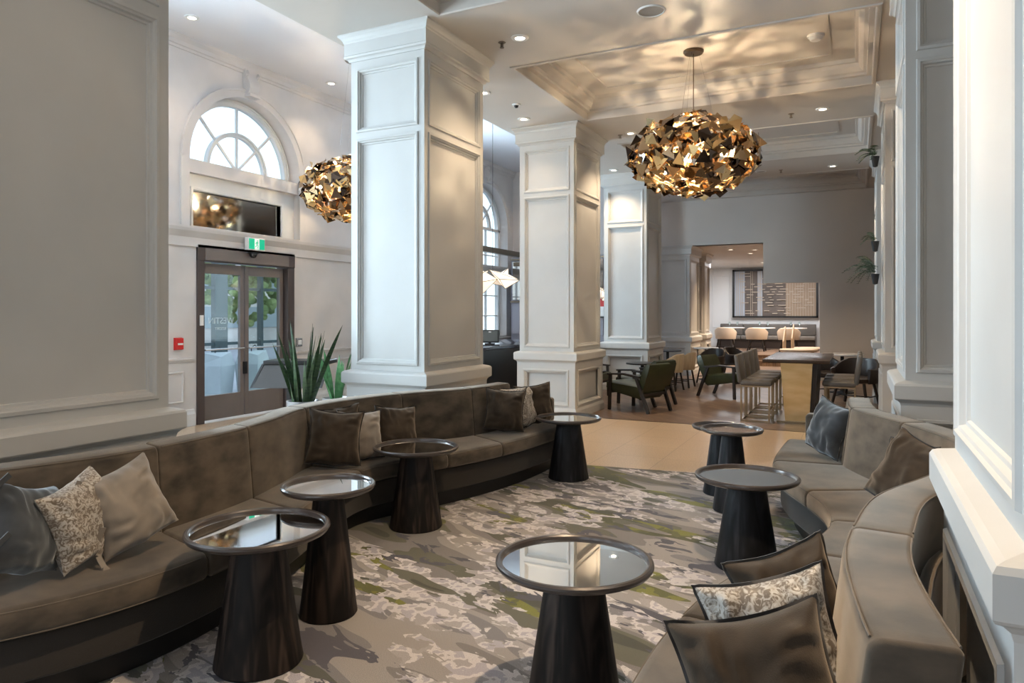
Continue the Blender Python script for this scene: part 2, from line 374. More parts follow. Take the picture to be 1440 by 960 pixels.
def column(name,x0,x1,y0,y1,capz=.94,top=CZ,faces='XYxy',mx=.10,label=None,hi=None,crown=.22):
    """panelled pier: core, recessed panels, pedestal with cap, crown"""
    mb=MB()
    mb.box(x0+.03,x1-.03,y0+.03,y1-.03,0,top)
    e=.03                       # pedestal is a little wider than the shaft
    cb=capz-.13
    ct=top-crown
    up=hi or [(capz+.10,capz+.10+(ct-capz-.2)*.745),(capz+.10+(ct-capz-.2)*.79,ct-.14)]
    low=[(.20,cb-.15)]
    for tagc in faces:
        for (off,za,zb,pans) in ((0,capz,ct,up),(e,0,cb,low)):
            X0,X1,Y0,Y1=x0-off,x1+off,y0-off,y1+off
            if tagc=='X': panel_face(mb,(X1,Y0,0),(0,1,0),(1,0,0),Y1-Y0,za,zb,pans,mx+off)
            if tagc=='x': panel_face(mb,(X0,Y1,0),(0,-1,0),(-1,0,0),Y1-Y0,za,zb,pans,mx+off)
            if tagc=='Y': panel_face(mb,(X0,Y0,0),(1,0,0),(0,-1,0),X1-X0,za,zb,pans,mx+off)
            if tagc=='y': panel_face(mb,(X1,Y1,0),(-1,0,0),(0,1,0),X1-X0,za,zb,pans,mx+off)
    def band(prof):             # (outset,z)
        rings=[[(x0-o,y0-o,z),(x1+o,y0-o,z),(x1+o,y1+o,z),(x0-o,y1+o,z)] for o,z in prof]
        mb.loft(rings)
    band([(0,cb-.03),(.03,cb-.03),(.035,cb-.012),(.05,cb+.004),(.065,cb+.012),(.07,cb+.02),(.07,capz-.022),(.062,capz-.008),(.045,capz),(0,capz+.012)])
    band([(0,0),(.05,0),(.05,.10),(.04,.125),(.032,.14),(0,.14)])
    band([(0,ct-.035),(.015,ct-.035),(.022,ct-.02),(.03,ct-.012),(.05,ct-.006),(.055,ct+.012),(.05,ct+.022),(.05,ct+crown*.62),(.056,ct+crown*.66),(.06,ct+crown*.74),(.075,ct+crown*.84),(.09,ct+crown*.9),(.095,ct+crown*.93),(.095,top),(0,top)])
    o=mb.build(name,M['wall']); st(o)
    if label:o['label']=label
    return o
for i,y in enumerate(ROWS[:4]):
    column('wall_column',COLX0,COLX1,y,y+CD)
column('wall_column',COLX0,COLX1,ROWS[4],ROWS[4]+CD,top=3.15,hi=[(1.04,2.80)],crown=.2)
# further pilasters in the far dining room
column('wall_pilaster',-4.5,-3.75,19.6,20.3,top=3.15,hi=[(1.04,2.80)],crown=.2)
column('wall_pilaster',-4.95,-4.2,21.6,22.6,top=3.15,hi=[(1.04,2.80)],crown=.2)
for y in (1.66,5.53,9.40,13.27):
    column('wall_pier',.30,1.30,y,y+CD,capz=1.03,faces='XYx')

# ---- ceiling with coffers
def coffer(y0,y1,x0=-3.42,x1=.16):
    mb=MB()
    mb.ring((x0+.004,y0+.004,CZ),(1,0,0),(0,1,0),(0,0,1),x1-x0-.008,y1-y0-.008,[(-.05,0),(-.045,-.012),(-.01,-.014),(0,-.004),(0,.09),(.05,.095),(.055,.12),(.09,.13),(.13,.18),(.14,.22),(.17,.225),(.175,.27)])
    mb.ring((x0+.42,y0+.42,CZ),(1,0,0),(0,1,0),(0,0,1),x1-x0-.84,y1-y0-.84,[(0,.27),(.0,.258),(.03,.255),(.03,.27)])
    st(mb.build('ceiling_coffer_moulding',M['ceil']))
    mb=MB(); mb.box(x0,x1,y0,y1,CZ+.27,CZ+.33); st(mb.build('ceiling_coffer_panel',M['ceil']))
COF=[(-.65,1.60),(3.08,5.45),(7.02,9.35),(10.92,13.2),(14.78,16.95)]
mb=MB()
ys=[-4.5]+[v for c in COF for v in c]+[17.2]
for k in range(0,len(ys),2): mb.box(-4.72,1.3,ys[k],ys[k+1],CZ,CZ+.12)
for a,b in COF: mb.box(-4.72,-3.42,a,b,CZ,CZ+.12); mb.box(.16,1.3,a,b,CZ,CZ+.12)
st(mb.build('ceiling_soffit',M['ceil']))
for c in COF: coffer(*c)
mb=MB(); mb.box(-8.2,-4.72,-4.5,16.4,HZ,HZ+.1); st(mb.build('ceiling_high',M['ceil_hi']))
mb=MB(); mb.box(-4.72,-4.66,-4.5,17.2,CZ+.12,HZ+.1); st(mb.build('wall_bulkhead',M['ceil_hi']))
mb=MB(); mb.box(-5.2,1.3,17.2,27,3.15,3.25); st(mb.build('ceiling_far',M['ceil']))
mb=MB(); mb.box(-4.6,1.3,-4.5,27,CZ+.4,CZ+.5); st(mb.build('ceiling_slab',M['ceil']))

# ---- left wall with arched windows and the entrance
WT=.34
def arch_pts(yc,zs,r,n=24): return [(yc-r*math.cos(PI*i/n),zs+r*math.sin(PI*i/n)) for i in range(n+1)]
AZ=3.60; AR=1.03
BAYS=[-.24,3.63,7.50,11.37,14.90]
def left_wall():
    mb=MB(); x0,x1=XL-WT,XL
    prev=-4.5
    for yc in BAYS:
        a,b=yc-AR,yc+AR
        mb.box(x0,x1,prev,a,0,HZ)
        P=arch_pts(yc,AZ,AR)
        for (ya,za),(yb,zb) in zip(P,P[1:]):
            mb.loft([[(x1,ya,za),(x1,yb,zb),(x1,yb,HZ),(x1,ya,HZ)],[(x0,ya,za),(x0,yb,zb),(x0,yb,HZ),(x0,ya,HZ)]])
        if yc==7.50:
            mb.box(x0,x1,a,6.60,0,2.66); mb.box(x0,x1,8.42,b,0,2.66); mb.box(x0,x1,6.60,8.42,2.44,2.66)
        else: mb.box(x0,x1,a,b,0,.95)
        prev=b
    mb.box(x0,x1,prev,16.4,0,HZ)
    st(mb.build('wall_left',M['plaster']))
left_wall()
def arch_ring(mb,x0,x1,yc,zs,ra,rb,n=28,a0=0,a1=180):
    rings=[]
    for i in range(n+1):
        a=R(a0+(a1-a0)*i/n); c,s=-math.cos(a),math.sin(a)
        rings.append([(x0,yc+ra*c,zs+ra*s),(x1,yc+ra*c,zs+ra*s),(x1,yc+rb*c,zs+rb*s),(x0,yc+rb*c,zs+rb*s)])
    mb.loft(rings)
for k,yc in enumerate(BAYS):
    # surround on the room side
    mb=MB()
    arch_ring(mb,XL-.01,XL+.035,yc,AZ,AR,AR+.10); arch_ring(mb,XL-.01,XL+.05,yc,AZ,AR+.10,AR+.13)
    for sg in (-1,1):
        ya=yc+sg*AR; yb=yc+sg*(AR+.13); mb.box(XL-.01,XL+.035,ya,yb,2.66,AZ)
    st(mb.build('trim_arch',M['plaster']))
    mb=MB()     # scrolled keystone touching the cornice
    kz=[(.06,.14),(.10,.12),(.16,.13),(.17,.16),(.13,.185),(.10,.17)]
    base=AZ+AR+.06
    rings=[]
    for i in range(13):
        t=i/12; z=base+t*(HZ-.10-base); d=.07+.055*math.sin(t*PI*1.5+.3)+.05*t; w=.085+.03*t
        rings.append([(XL,yc-w,z),(XL+d,yc-w,z),(XL+d,yc+w,z),(XL,yc+w,z)])
    mb.loft(rings); mb.box(XL,XL+.14,yc-.10,yc+.10,base-.04,base)
    for sg in(-1,1): mb.tube([(XL+.10,yc+sg*.115,base+.10+.06*math.sin(u)) if 0 else (XL+.09+.035*math.cos(u)*(1-u/14),yc+sg*.10,base+.28+.05*math.sin(u)*(1-u/14)) for u in [j*.6 for j in range(16)]],.009,6)
    st(mb.build('trim_keystone',M['plaster'],smooth=40))
    # the window itself
    xw=XL-.24
    mb=MB(); arch_ring(mb,xw-.04,xw+.05,yc,AZ,AR-.10,AR); arch_ring(mb,xw-.02,xw+.075,yc,AZ,AR-.045,AR-.03)
    arch_ring(mb,xw-.03,xw+.03,yc,AZ,.50,.535); arch_ring(mb,xw-.03,xw+.05,yc,AZ,.535,.56)
    for ang in (45,90,135): 
        a=R(ang); mb.bar((xw,yc-.0*math.cos(a),AZ+.0),(xw,yc-(AR-.08)*math.cos(a),AZ+(AR-.08)*math.sin(a)),.03,.035)
    mb.box(xw-.04,xw+.05,yc-AR,yc+AR,AZ-.03,AZ+.03)
    fr=st(mb.build('window_%d'%(k+1),M['trimw'],smooth=35))
    mb=MB(); P=arch_pts(yc,AZ,AR-.09); n=len(P)
    mb.loft([[(xw-.006,y,z) for y,z in P],[(xw+.006,y,z) for y,z in P]]); mb.build('pane',M['glass'],fr)
    if k==2:
        mb=MB(); mb.box(XL-.20,XL-.02,yc-AR,yc+AR,3.42,AZ-.02); mb.box(XL-.20,XL-.005,yc-AR,yc+AR,3.40,3.425)
        st(mb.build('trim_transom_beam',M['plaster']))
        mb=MB(); O=(XL-.12,yc+AR,2.66)
        for (y0,y1,z0,z1) in ((yc-AR,yc-AR+.16,2.66,3.40),(yc+AR-.28,yc+AR,2.66,3.40),(yc-AR+.16,yc+AR-.28,3.18,3.40),(yc-AR+.16,yc+AR-.28,2.66,2.70)): mb.box(XL-.20,XL-.10,y0,y1,z0,z1)
        mb.ring((XL-.10,yc-AR+.16,2.70),(0,1,0),(0,0,1),(1,0,0),2*AR-.44,.48,[(-.05,0),(-.045,.015),(-.01,.015),(0,-.01),(.0,-.05)])
        f2=st(mb.build('window_6',M['trimw']))
        mb=MB(); mb.box(XL-.165,XL-.15,yc-AR+.15,yc+AR-.27,2.69,3.19); mb.build('pane',M['mirror_dark'],f2)
    else:
        mb=MB(); z0=.95
        mb.box(xw-.04,xw+.05,yc-AR,yc-AR+.09,z0,AZ); mb.box(xw-.04,xw+.05,yc+AR-.09,yc+AR,z0,AZ); mb.box(xw-.04,xw+.05,yc-AR,yc+AR,z0,z0+.1)
        for yy in (-.34,.34): mb.box(xw-.02,xw+.03,yc+yy-.02,yc+yy+.02,z0,AZ)
        for zz in (1.45,1.95,2.45,2.95): mb.box(xw-.015,xw+.025,yc-AR,yc+AR,zz-.012,zz+.012)
        f2=st(mb.build('window_%d'%(10+k),M['trimw']))
        mb=MB(); mb.box(xw-.006,xw+.006,yc-AR+.05,yc+AR-.05,z0+.05,AZ); mb.build('pane',M['glass'],f2)
# cornice and ledge along the left wall
def run(name,prof,y0,y1,m,skip=None):
    mb=MB(); mb.loft([[(XL+o,y,z) for o,z in prof] for y in (y0,y1)]); st(mb.build(name,m))
run('trim_cornice',[(0,HZ-.16),(.02,HZ-.16),(.03,HZ-.13),(.05,HZ-.12),(.055,HZ-.07),(.09,HZ-.03),(.10,HZ),(0,HZ)],-4.4,16.3,M['plaster'])
run('trim_ledge',[(0,2.40),(.03,2.40),(.03,2.52),(.045,2.54),(.06,2.56),(.09,2.60),(.10,2.64),(.10,2.665),(0,2.675)],-4.4,16.3,M['plaster'])
for n,(a,b) in enumerate(((-4.4,6.55),(8.47,16.3))):
    run('trim_dado',[(0,.86),(.015,.86),(.02,.885),(.035,.89),(.035,.91),(0,.915)],a,b,M['plaster'])
    run('baseboard_left',[(0,0),(.05,0),(.05,.16),(.035,.19),(.03,.22),(0,.225)],a,b,M['trimw'])
mb=MB()
for a,b in ((5.9,6.40),(8.6,10.0),(12.6,13.6)):
    mb.ring((XL,a,.32),(0,1,0),(0,0,1),(1,0,0),b-a,.42,[(0,0),(.003,.014),(.02,.016),(.028,.004),(.03,0)])
st(mb.build('trim_wall_panels',M['plaster']))

# ---- back walls
mb=MB()
yb=17.16
mb.box(-4.8,-1.95,yb,yb+.25,3.15,CZ+.4); mb.box(-1.95,-.75,yb,yb+.25,2.21,CZ+.4); mb.box(-.75,1.3,yb,yb+.25,0,CZ+.4)
st(mb.build('wall_back',M['backwall']))
mb=MB(); mb.box(-8.34,-4.45,16.3,16.5,0,HZ+.1); st(mb.build('wall_bar_back',M['plaster']))
mb=MB(); mb.box(-5.2,-4.45,17.2,17.4,0,CZ); st(mb.build('wall_return',M['wall'])) 
mb=MB(); mb.box(1.22,1.36,-4.5,27,0,CZ+.1); st(mb.build('wall_right',M['wallwarm']))
mb=MB(); mb.box(-5.2,-5.0,17.4,27,0,3.3); st(mb.build('wall_far_left',M['wall']))
mb=MB(); mb.box(-5.2,1.3,26.4,26.6,0,3.3)
mb.ring((-4.78,26.4,1.0),(1,0,0),(0,0,1),(0,-1,0),.62,1.9,[(0,0),(.005,.02),(.03,.02),(.035,0)])
st(mb.build('wall_far_end',M['white']))
# wall behind the photographer, with tall windows
mb=MB()
wy=-4.5
WIN=[(-7.3,-5.3),(-3.9,-2.1),(-1.5,.5)]
px=-8.34
for a,b in WIN:
    mb.box(px,a,wy-.2,wy,0,HZ+.1); mb.box(a,b,wy-.2,wy,0,.35); mb.box(a,b,wy-.2,wy,3.9,HZ+.1); px=b
mb.box(px,1.36,wy-.2,wy,0,HZ+.1)
st(mb.build('wall_front',M['wallwarm']))
for k,(a,b) in enumerate(WIN):
    mb=MB()
    for x in (a+.03,(a+b)/2,b-.03): mb.box(x-.03,x+.03,wy-.14,wy-.06,.35,3.9)
    for z in (.38,1.6,2.8,3.87): mb.box(a,b,wy-.13,wy-.07,z-.03,z+.03)
    st(mb.build('window_%d'%(20+k),M['trimw']))
# ================================================================== ENTRANCE
DX=XL-.10
def entrance():
    mb=MB()
    mb.box(DX-.12,DX+.12,6.60,6.72,0,2.44); mb.box(DX-.12,DX+.12,8.28,8.42,0,2.44); mb.box(DX-.10,DX+.13,6.60,8.42,2.22,2.44)
    fr=st(mb.build('door_1',M['taupe_dark'],bevel=.004))
    mb=MB(); mb.box(DX-.06,DX+.14,6.72,8.28,2.235,2.40); mb.build('header_cover',M['taupe'],fr)
    for k,(a,b) in enumerate(((6.73,7.49),(7.51,8.27))):
        mb=MB()
        mb.box(DX-.025,DX+.025,a,a+.07,.02,2.20); mb.box(DX-.025,DX+.025,b-.07,b,.02,2.20)
        mb.box(DX-.025,DX+.025,a+.07,b-.07,.02,.36); mb.box(DX-.025,DX+.025,a+.07,b-.07,2.06,2.20)
        lf=mb.build('door_leaf',M['taupe'],fr,bevel=.003)
        mb=MB(); mb.box(DX-.006,DX+.006,a+.07,b-.07,.36,2.06); mb.build('pane',M['glass'] if k==0 else M['glass_frost'],lf)
        mb=MB(); mb.tube([(DX+.02,a+.03,1.0),(DX+.07,a+.04,1.0),(DX+.07,b-.04,1.0),(DX+.02,b-.03,1.0)],.012,8); mb.build('push_bar',M['chrome'],lf,smooth=40)
        mb=MB(); ly=b-.035 if k==0 else a+.035
        if k==0: mb.box(DX+.022,DX+.05,7.47,7.53,.62,.80); mb.build('door_lock',M['black'],lf)
    # white vinyl lettering on the glass, read from outside (so mirrored from within)
    for txt,z,sz,ya in (('WESTIN',1.36,.125,7.34),('RESORT',1.27,.055,7.20)):
        cu=bpy.data.curves.new('lettering','FONT'); cu.body=txt; cu.size=sz; cu.extrude=.001
        o=bpy.data.objects.new('lettering',cu); col.objects.link(o); o.parent=fr
        o.location=(DX-.012,ya,z); o.rotation_euler=(PI/2,0,-PI/2)
        o.data.materials.append(M['white'])
entrance()
ex=thing('exit_sign','green running man exit sign above the entrance doors','sign',(XL,7.50,2.44))
mb=MB(); mb.box(.10,.17,-.16,.16,-.02,.16); mb.build('housing',M['white'],ex,bevel=.005)
MB().box(.17,.176,-.145,-.045,-.005,.145).build('green_panel',M['exitg'],ex); MB().box(.17,.176,.045,.145,-.005,.145).build('green_panel',M['exitg'],ex)
mb=MB(); mb.box(.17,.175,-.045,.045,-.005,.145); mb.build('white_doorway',M['exitw'],ex)
mb=MB()
def lim(a,b,w=.009): mb.bar((.1765,a[0],a[1]),(.1765,b[0],b[1]),.002,w)
mb.lathe([(.0,-.001),(.009,-.001),(.009,.001),(.0,.001)],12,Matrix.Translation((.177,.006,.118))@Matrix.Rotation(PI/2,4,'Y'))
lim((0.004,.105),(-.004,.065),.016); lim((0,.068),(.020,.045)); lim((.02,.045),(.012,.015)); lim((-.004,.068),(-.014,.04)); lim((-.014,.04),(-.034,.028)); lim((.003,.10),(.024,.082)); lim((.003,.10),(-.02,.09)); lim((-.02,.09),(-.026,.07))
mb.build('running_figure',M['exitg'],ex)
ca=thing('dome_sensor','small black dome door sensor under the exit sign','sensor',(XL+.02,7.50,2.36))
mb=MB(); mb.lathe([(.0,-.05),(.03,-.045),(.05,-.02),(.055,0),(.055,.02),(0,.02)],18,Matrix.Translation((.08,0,0))); mb.build('dome',M['screenblack'],ca,smooth=50)
mb=MB(); mb.box(.015,.14,-.06,.06,.02,.035); mb.build('mount_plate',M['blackmatt'],ca)
fa=thing('fire_alarm_pull','red fire alarm pull station beside the entrance','fire alarm',(XL,6.31,1.03))
mb=MB(); mb.box(.012,.05,-.055,.055,0,.15); mb.build('body',M['red'],fa,bevel=.006)
MB().box(0,.012,-.06,.06,-.005,.155).build('mount_plate',M['red'],fa)
mb=MB(); mb.box(.05,.062,-.035,.035,.06,.085); mb.build('pull_handle',M['white'],fa)
sw=thing('door_push_plate','square steel door button right of the entrance','switch',(XL,8.52,.98))
mb=MB(); mb.box(.01,.04,-.055,.055,0,.13); mb.build('back_box',M['chrome'],sw,bevel=.004)
MB().box(0,.01,-.06,.06,-.005,.135).build('mount_plate',M['chrome'],sw)
mb=MB(); mb.box(.04,.048,-.035,.035,.03,.10); mb.build('button',M['white'],sw,bevel=.003)
sw=thing('access_reader','slim white reader on the left door jamb','switch',(XL,6.66,1.34))
mb=MB(); mb.box(.02,.045,-.025,.025,0,.14); mb.build('body',M['white'],sw,bevel=.004)

# ---- outside the doors
m_pave=mat('pavement',(.36,.37,.40,1),.7,var=.1)
mb=MB(); mb.box(-40,XL-WT,-20,40,-.15,-.03); o=st(mb.build('floor_pavement',m_pave))
m_teal=mat('dark_teal_steel',(.035,.06,.065,1),.4)
vs=thing('vestibule_screen','dark steel glazed vestibule frame outside the entrance doors','glazed screen',(-11.8,11.05,0))
for y in (-3.2,-.75,.35,1.6,3.4): 
    mb=MB(); w=.16 if abs(y+.75)<.01 else .035; mb.box(-.06,.06,y-w,y+w,-.03,2.9); mb.build('mullion',m_teal,vs)
for z in (.88,2.03,2.85): 
    mb=MB(); mb.box(-.04,.04,-3.2,3.4,z-.03,z+.03); mb.build('crossbar',m_teal,vs)
m_pl=mat('white_concrete',(.36,.41,.43,1),.5,var=.05)
def planter(x,y,lab,s=1):
    t=thing('faceted_planter',lab,'planter',(x,y,-.03),.3,'faceted planters outside the doors')
    mb=MB(); mb.loft([[(-.2*s,-.2*s,0),(.2*s,-.2*s,0),(.2*s,.2*s,0),(-.2*s,.2*s,0)],[(-.24,-.24,.55*s),(.24,-.24,.55*s),(.24,.24,.55*s),(-.24,.24,.55*s)],[(-.17,-.2,.8*s),(.2,-.17,.72*s),(.17,.2,.8*s),(-.2,.17,.72*s)]]); mb.build('body',m_pl,t)
    mb=MB(); mb.tube([(.0,-.05,.76*s),(.0,-.05,.86*s),(.04,.02,.9*s),(.05,.08,.84*s)],.012,6); mb.build('hook',M['black'],t,smooth=40)
planter(-10.9,9.45,'pale faceted bin outside the doors, left one seen through glass')
planter(-10.6,10.05,'pale faceted bin outside the doors, right one nearer the post',1.02)
m_b1=mat('street_facade',(.55,.53,.50,1),.8,var=.2,vscale=.6); m_b2=mat('street_glass',(.25,.32,.35,1),.2); m_tree=mat('street_foliage',(.10,.17,.05,1),.8,c2=(.28,.36,.14,1),vscale=2)
bd=thing('street_building','pale office facade with ribbon windows across the street','building',(-24,20,0))
mb=MB(); mb.box(-1,0,-16,16,-.05,4.6); mb.build('facade',m_b1,bd)
for z in (.9,2.6):
    mb=MB(); mb.box(0,.05,-15,15,z,z+.9); mb.build('window_band',m_b2,bd)
def blob(name,lab,x,y,z,r,grp):
    t=thing(name,lab,'tree',(x,y,0),0,grp)
    mb=MB(); q=random.Random(int(x*7+y))
    for i in range(220):
        a=q.random()*2*PI; u=q.uniform(-1,1); rr=r*q.uniform(.3,1); px,py,pz=rr*math.cos(a)*math.sqrt(1-u*u),rr*math.sin(a)*math.sqrt(1-u*u),z+rr*u*1.2
        s=q.uniform(.12,.26)*r*.6
        mb.lathe([(0,-s),(s*.7,-s*.6),(s,0),(s*.7,s*.6),(0,s)],7,Matrix.Translation((px,py,pz))@Matrix.Rotation(q.random()*3,4,'X'))
    mb.build('foliage',m_tree,t)
    mb=MB(); mb.cyl(0,0,-.03,z,.12,10,.07); mb.build('trunk',M['darkwood'],t)
blob('street_tree','leafy street tree seen through the left door pane',-18,16.6,2.9,1.5,'street trees')
blob('street_tree','leafy street tree seen through the right door pane',-17,20.6,2.6,1.6,'street trees')
m_red=mat('red_vehicle_paint',(.5,.03,.03,1),.4)

# ================================================================== CEILING FIXTURES
def downlight(x,y,z,lab,power=14,size=1.0):
    t=thing('ceiling_downlight',lab,'ceiling light',(x,y,z),0,'recessed downlights')
    mb=MB(); mb.lathe([(.048,-.004),(.05,-.012),(.085,-.010),(.09,0),(.085,.0),(.048,.0)],24,caps=False); mb.build('trim_ring',M['white'],t,smooth=40)
    mb=MB(); mb.lathe([(.0,-.003),(.05,-.003),(.05,.0),(0,.0)],20); mb.build('lens',M['dl'],t)
    l=bpy.data.lights.new('downlight_beam','SPOT'); l.energy=power*1.8; l.color=(1,.74,.48); l.spot_size=R(105); l.spot_blend=.7; l.shadow_soft_size=.05
    lo=bpy.data.objects.new('downlight_beam',l); col.objects.link(lo); lo.parent=t; lo.location=(0,0,-.03)
DL=[(-3.0,6.27,CZ,'round downlight beside the head of the large front column',55),
(-4.2,8.91,CZ,'round downlight in front of the second column head',20),
(-4.15,7.63,CZ,'downlight at the far edge of the large column head',20),
(-.41,10.24,CZ,'downlight behind the big chandelier, right side of beam',80),
(-3.08,10.33,CZ,'downlight just left of the big chandelier, beside second column',80),
(-.40,14.27,CZ,'downlight on the second ceiling beam, right end',110),
(-4.16,12.84,CZ,'dim downlight before the third column head',60),
(-5.55,6.5,HZ,'yellowish downlight in high ceiling, nearest the large column',30),
(-7.47,8.69,HZ,'downlight in high ceiling beside the left wall cornice',20),
(-7.35,6.0,HZ,'downlight in high ceiling at far left of the arch',20),
(-7.2,15.4,HZ,'downlight in high ceiling above the bar corner',20),
(-.4,6.27,CZ,'downlight on the near ceiling beam, right end',50),
(-2.6,2.3,CZ,'unseen added downlight overhead near the left sofa front',14),(-.4,2.3,CZ,'unseen added downlight warming the right sofa front',240)]  # last two are out of view, added to light the sofas
for a in DL: downlight(*a[:4],power=a[4])
for i,(px,py) in enumerate(((-2.9,18.6),(-2.35,18.9),(-2.6,20.0),(-1.9,18.1),(-2.2,23.0),(-1.3,23.6),(-2.7,23.8),(-1.2,20.3))):
    downlight(px,py,3.15,'small downlight in the far dining room ceiling, number %s from the column'%['first','second','third','fourth','fifth','sixth','seventh','eighth'][i],90)
def sprinkler(x,y,z,lab):
    t=thing('ceiling_sprinkler',lab,'sprinkler',(x,y,z),0,'ceiling sprinklers')
    mb=MB(); mb.lathe([(.0,-.004),(.035,-.004),(.04,0),(0,0)],16); mb.build('escutcheon',M['bronze'],t)
    mb=MB(); mb.cyl(0,0,-.05,0,.008,8); mb.lathe([(0,-.055),(.022,-.055),(.022,-.05),(0,-.05)],12); mb.bar((-.014,0,-.004),(-.014,0,-.05),.004); mb.bar((.014,0,-.004),(.014,0,-.05),.004); mb.build('sprinkler_head',M['bronze'],t)
for x,y,z,l in ((-3.22,6.31,CZ,'sprinkler head left of the nearest beam downlight'),(-3.26,10.38,CZ,'sprinkler head behind the second column, left of chandelier'),(-.81,10.31,CZ,'sprinkler head right of the chandelier'),(-1.3,14.25,CZ,'sprinkler head on the second ceiling beam'),(-2.1,20.6,3.15,'sprinkler head in far dining room ceiling')):
    sprinkler(x,y,z,l)
def speaker(x,y,r,lab):
    t=thing('ceiling_speaker',lab,'ceiling speaker',(x,y,CZ),0,'round ceiling speakers')
    mb=MB(); mb.lathe([(r-.012,-.004),(r-.01,-.012),(r,-.008),(r+.004,0),(r-.012,0)],32,caps=False); mb.build('rim',M['white'],t,smooth=40)
    mb=MB(); mb.lathe([(0,-.004),(r-.012,-.004),(r-.012,0),(0,0)],32); mb.build('grille',mat('speaker_grille',(.35,.33,.30,1),.6,bump=.4,bscale=300),t)
speaker(-1.67,6.24,.125,'large round speaker grille on the near ceiling beam')
speaker(-1.66,14.22,.10,'round speaker grille on the far ceiling beam')
t=thing('smoke_detector','white smoke detector on the main coffer ceiling','smoke detector',(-.40,8.25,CZ+.27))
mb=MB(); mb.lathe([(0,-.055),(.05,-.055),(.062,-.04),(.07,-.02),(.085,-.018),(.09,0),(0,0)],28); mb.build('housing',M['white'],t,smooth=35)
t=thing('ceiling_dome_camera','small white dome camera between the first two columns','camera',(-4.0,8.25,CZ))
mb=MB(); mb.lathe([(0,-.02),(.05,-.02),(.055,0),(0,0)],20); mb.build('base',M['white'],t)
mb=MB(); mb.lathe([(0,-.05),(.02,-.045),(.032,-.02),(0,-.02)],16); mb.build('dome',M['screenblack'],t,smooth=50)

# ================================================================== CHANDELIERS
m_sh=[mat('gold_shard',(.80,.58,.30,1),.16,metal=1),mat('bronze_shard',(.42,.29,.17,1),.18,metal=1),mat('smoked_shard',(.10,.075,.06,1),.15,metal=1)]
mb_slots=m_sh
def chandelier(x,y,zc,top,lab):
    q=random.Random(5)
    t=thing('shard_chandelier',lab,'chandelier',(x,y,zc),0,'shard chandeliers')
    A,B=.70,.43
    shards=[]
    n=560
    ga=PI*(3-math.sqrt(5))
    for i in range(n):
        u=1-2*(i+.5)/n; a=i*ga+q.uniform(-.2,.2)
        c=math.sqrt(1-u*u); k=q.choice([.86,.94,1.0,1.04])
        P=Vector((A*c*math.cos(a),A*c*math.sin(a),B*u))*k
        Nn=Vector((P.x/A**2,P.y/A**2,P.z/B**2)).normalized()
        Nn=(Nn+Vector((q.uniform(-1,1),q.uniform(-1,1),q.uniform(-1,1)))*.55).normalized()
        e=Nn.orthogonal().normalized(); e=Matrix.Rotation(q.random()*2*PI,3,Nn)@e; g=Nn.cross(e)
        s=q.uniform(.058,.105)
        P0=P+e*s*1.0; P1=P-e*s*.55+g*s*.9; P2=P-e*s*.55-g*s*.9; fold=P-e*s*1.1+Nn*s*q.uniform(.2,.7)
        d=Nn*.0015
        vs=[P0+d,P1+d,P2+d,P0-d,P1-d,P2-d]; fs=[(0,1,2),(5,4,3),(0,3,4,1),(1,4,5,2),(2,5,3,0)]
        if q.random()<.55:
            b=len(vs); vs+=[fold+d,fold-d]; fs+=[(1,b,2),(5,b+1,4),(1,4,b+1,b),(b,b+1,5,2)]
        mi=q.choices([0,1,2],[.42,.28,.30])[0]
        cam=(Vector((-x,-y,1.5-zc))).normalized()
        shards.append((-(P.normalized().dot(cam))*1.0-s*4,vs,fs,mi))
    shards.sort(key=lambda r:r[0])
    for sc,vs,fs,mi in shards[:100]:
        mb=MB(); mb.add(vs,fs); mb.build('metal_shard',m_sh[mi],t)
    mb=MB(); mis=[]
    for sc,vs,fs,mi in shards[100:]:
        mb.add(vs,fs); mis+=[mi]*len(fs)
    o=mb.build('remaining_shards',m_sh[0],t); o['kind']='stuff'
    for m in m_sh[1:]: o.data.materials.append(m)
    o.data.polygons.foreach_set('material_index',mis)
    # inner wire cage of thin rods
    mb=MB()
    for k in range(10):
        a=PI*k/10
        pts=[(.86*A*math.cos(th)*math.cos(a),.86*A*math.cos(th)*math.sin(a),.86*B*math.sin(th)) for th in [2*PI*j/28 for j in range(28)]]
        mb.tube(pts,.004,5,closed=True)
    mb.build('wire_cage',M['brassleg'],t,smooth=60)
    for k in range(9):
        a=2*PI*k/9+.5; rr=.45 if k%2 else .36; zz=(-.12,.10,.02)[k%3]
        mb=MB(); mb.lathe([(0,-.02),(.012,-.016),(.018,0),(.012,.016),(0,.024)],10,Matrix.Translation((rr*math.cos(a),rr*math.sin(a),zz))); mb.build('bulb',M['bulb'],t,smooth=60)
        mb=MB(); mb.tube([(rr*math.cos(a),rr*math.sin(a),zz+.02),(.02*math.cos(a),.02*math.sin(a),.10)],.006,6); mb.build('bulb_arm',M['brassleg'],t)
    h=top-zc
    mb=MB(); mb.cyl(0,0,.05,h-.02,.006,8); mb.build('stem',M['bronze'],t)
    for k in range(3):
        a=2*PI*k/3+.4
        mb=MB(); mb.tube([(.06*math.cos(a),.06*math.sin(a),h-.02),(.24*math.cos(a),.24*math.sin(a),B*.9)],.0018,5); mb.build('cable',M['chrome'],t)
    mb=MB(); mb.lathe([(0,h-.035),(.10,h-.035),(.115,h-.02),(.115,h),(0,h)],28); mb.build('ceiling_canopy',M['bronze'],t,smooth=35)
    return t
ch=chandelier(-1.68,8.12,3.31,CZ+.27,'large globe chandelier of gold and bronze metal shards in the main coffer')
c2=copy_tree(ch); c2.location=(-6.50,8.02,3.27); c2['label']='shard globe chandelier half hidden behind the large front column'
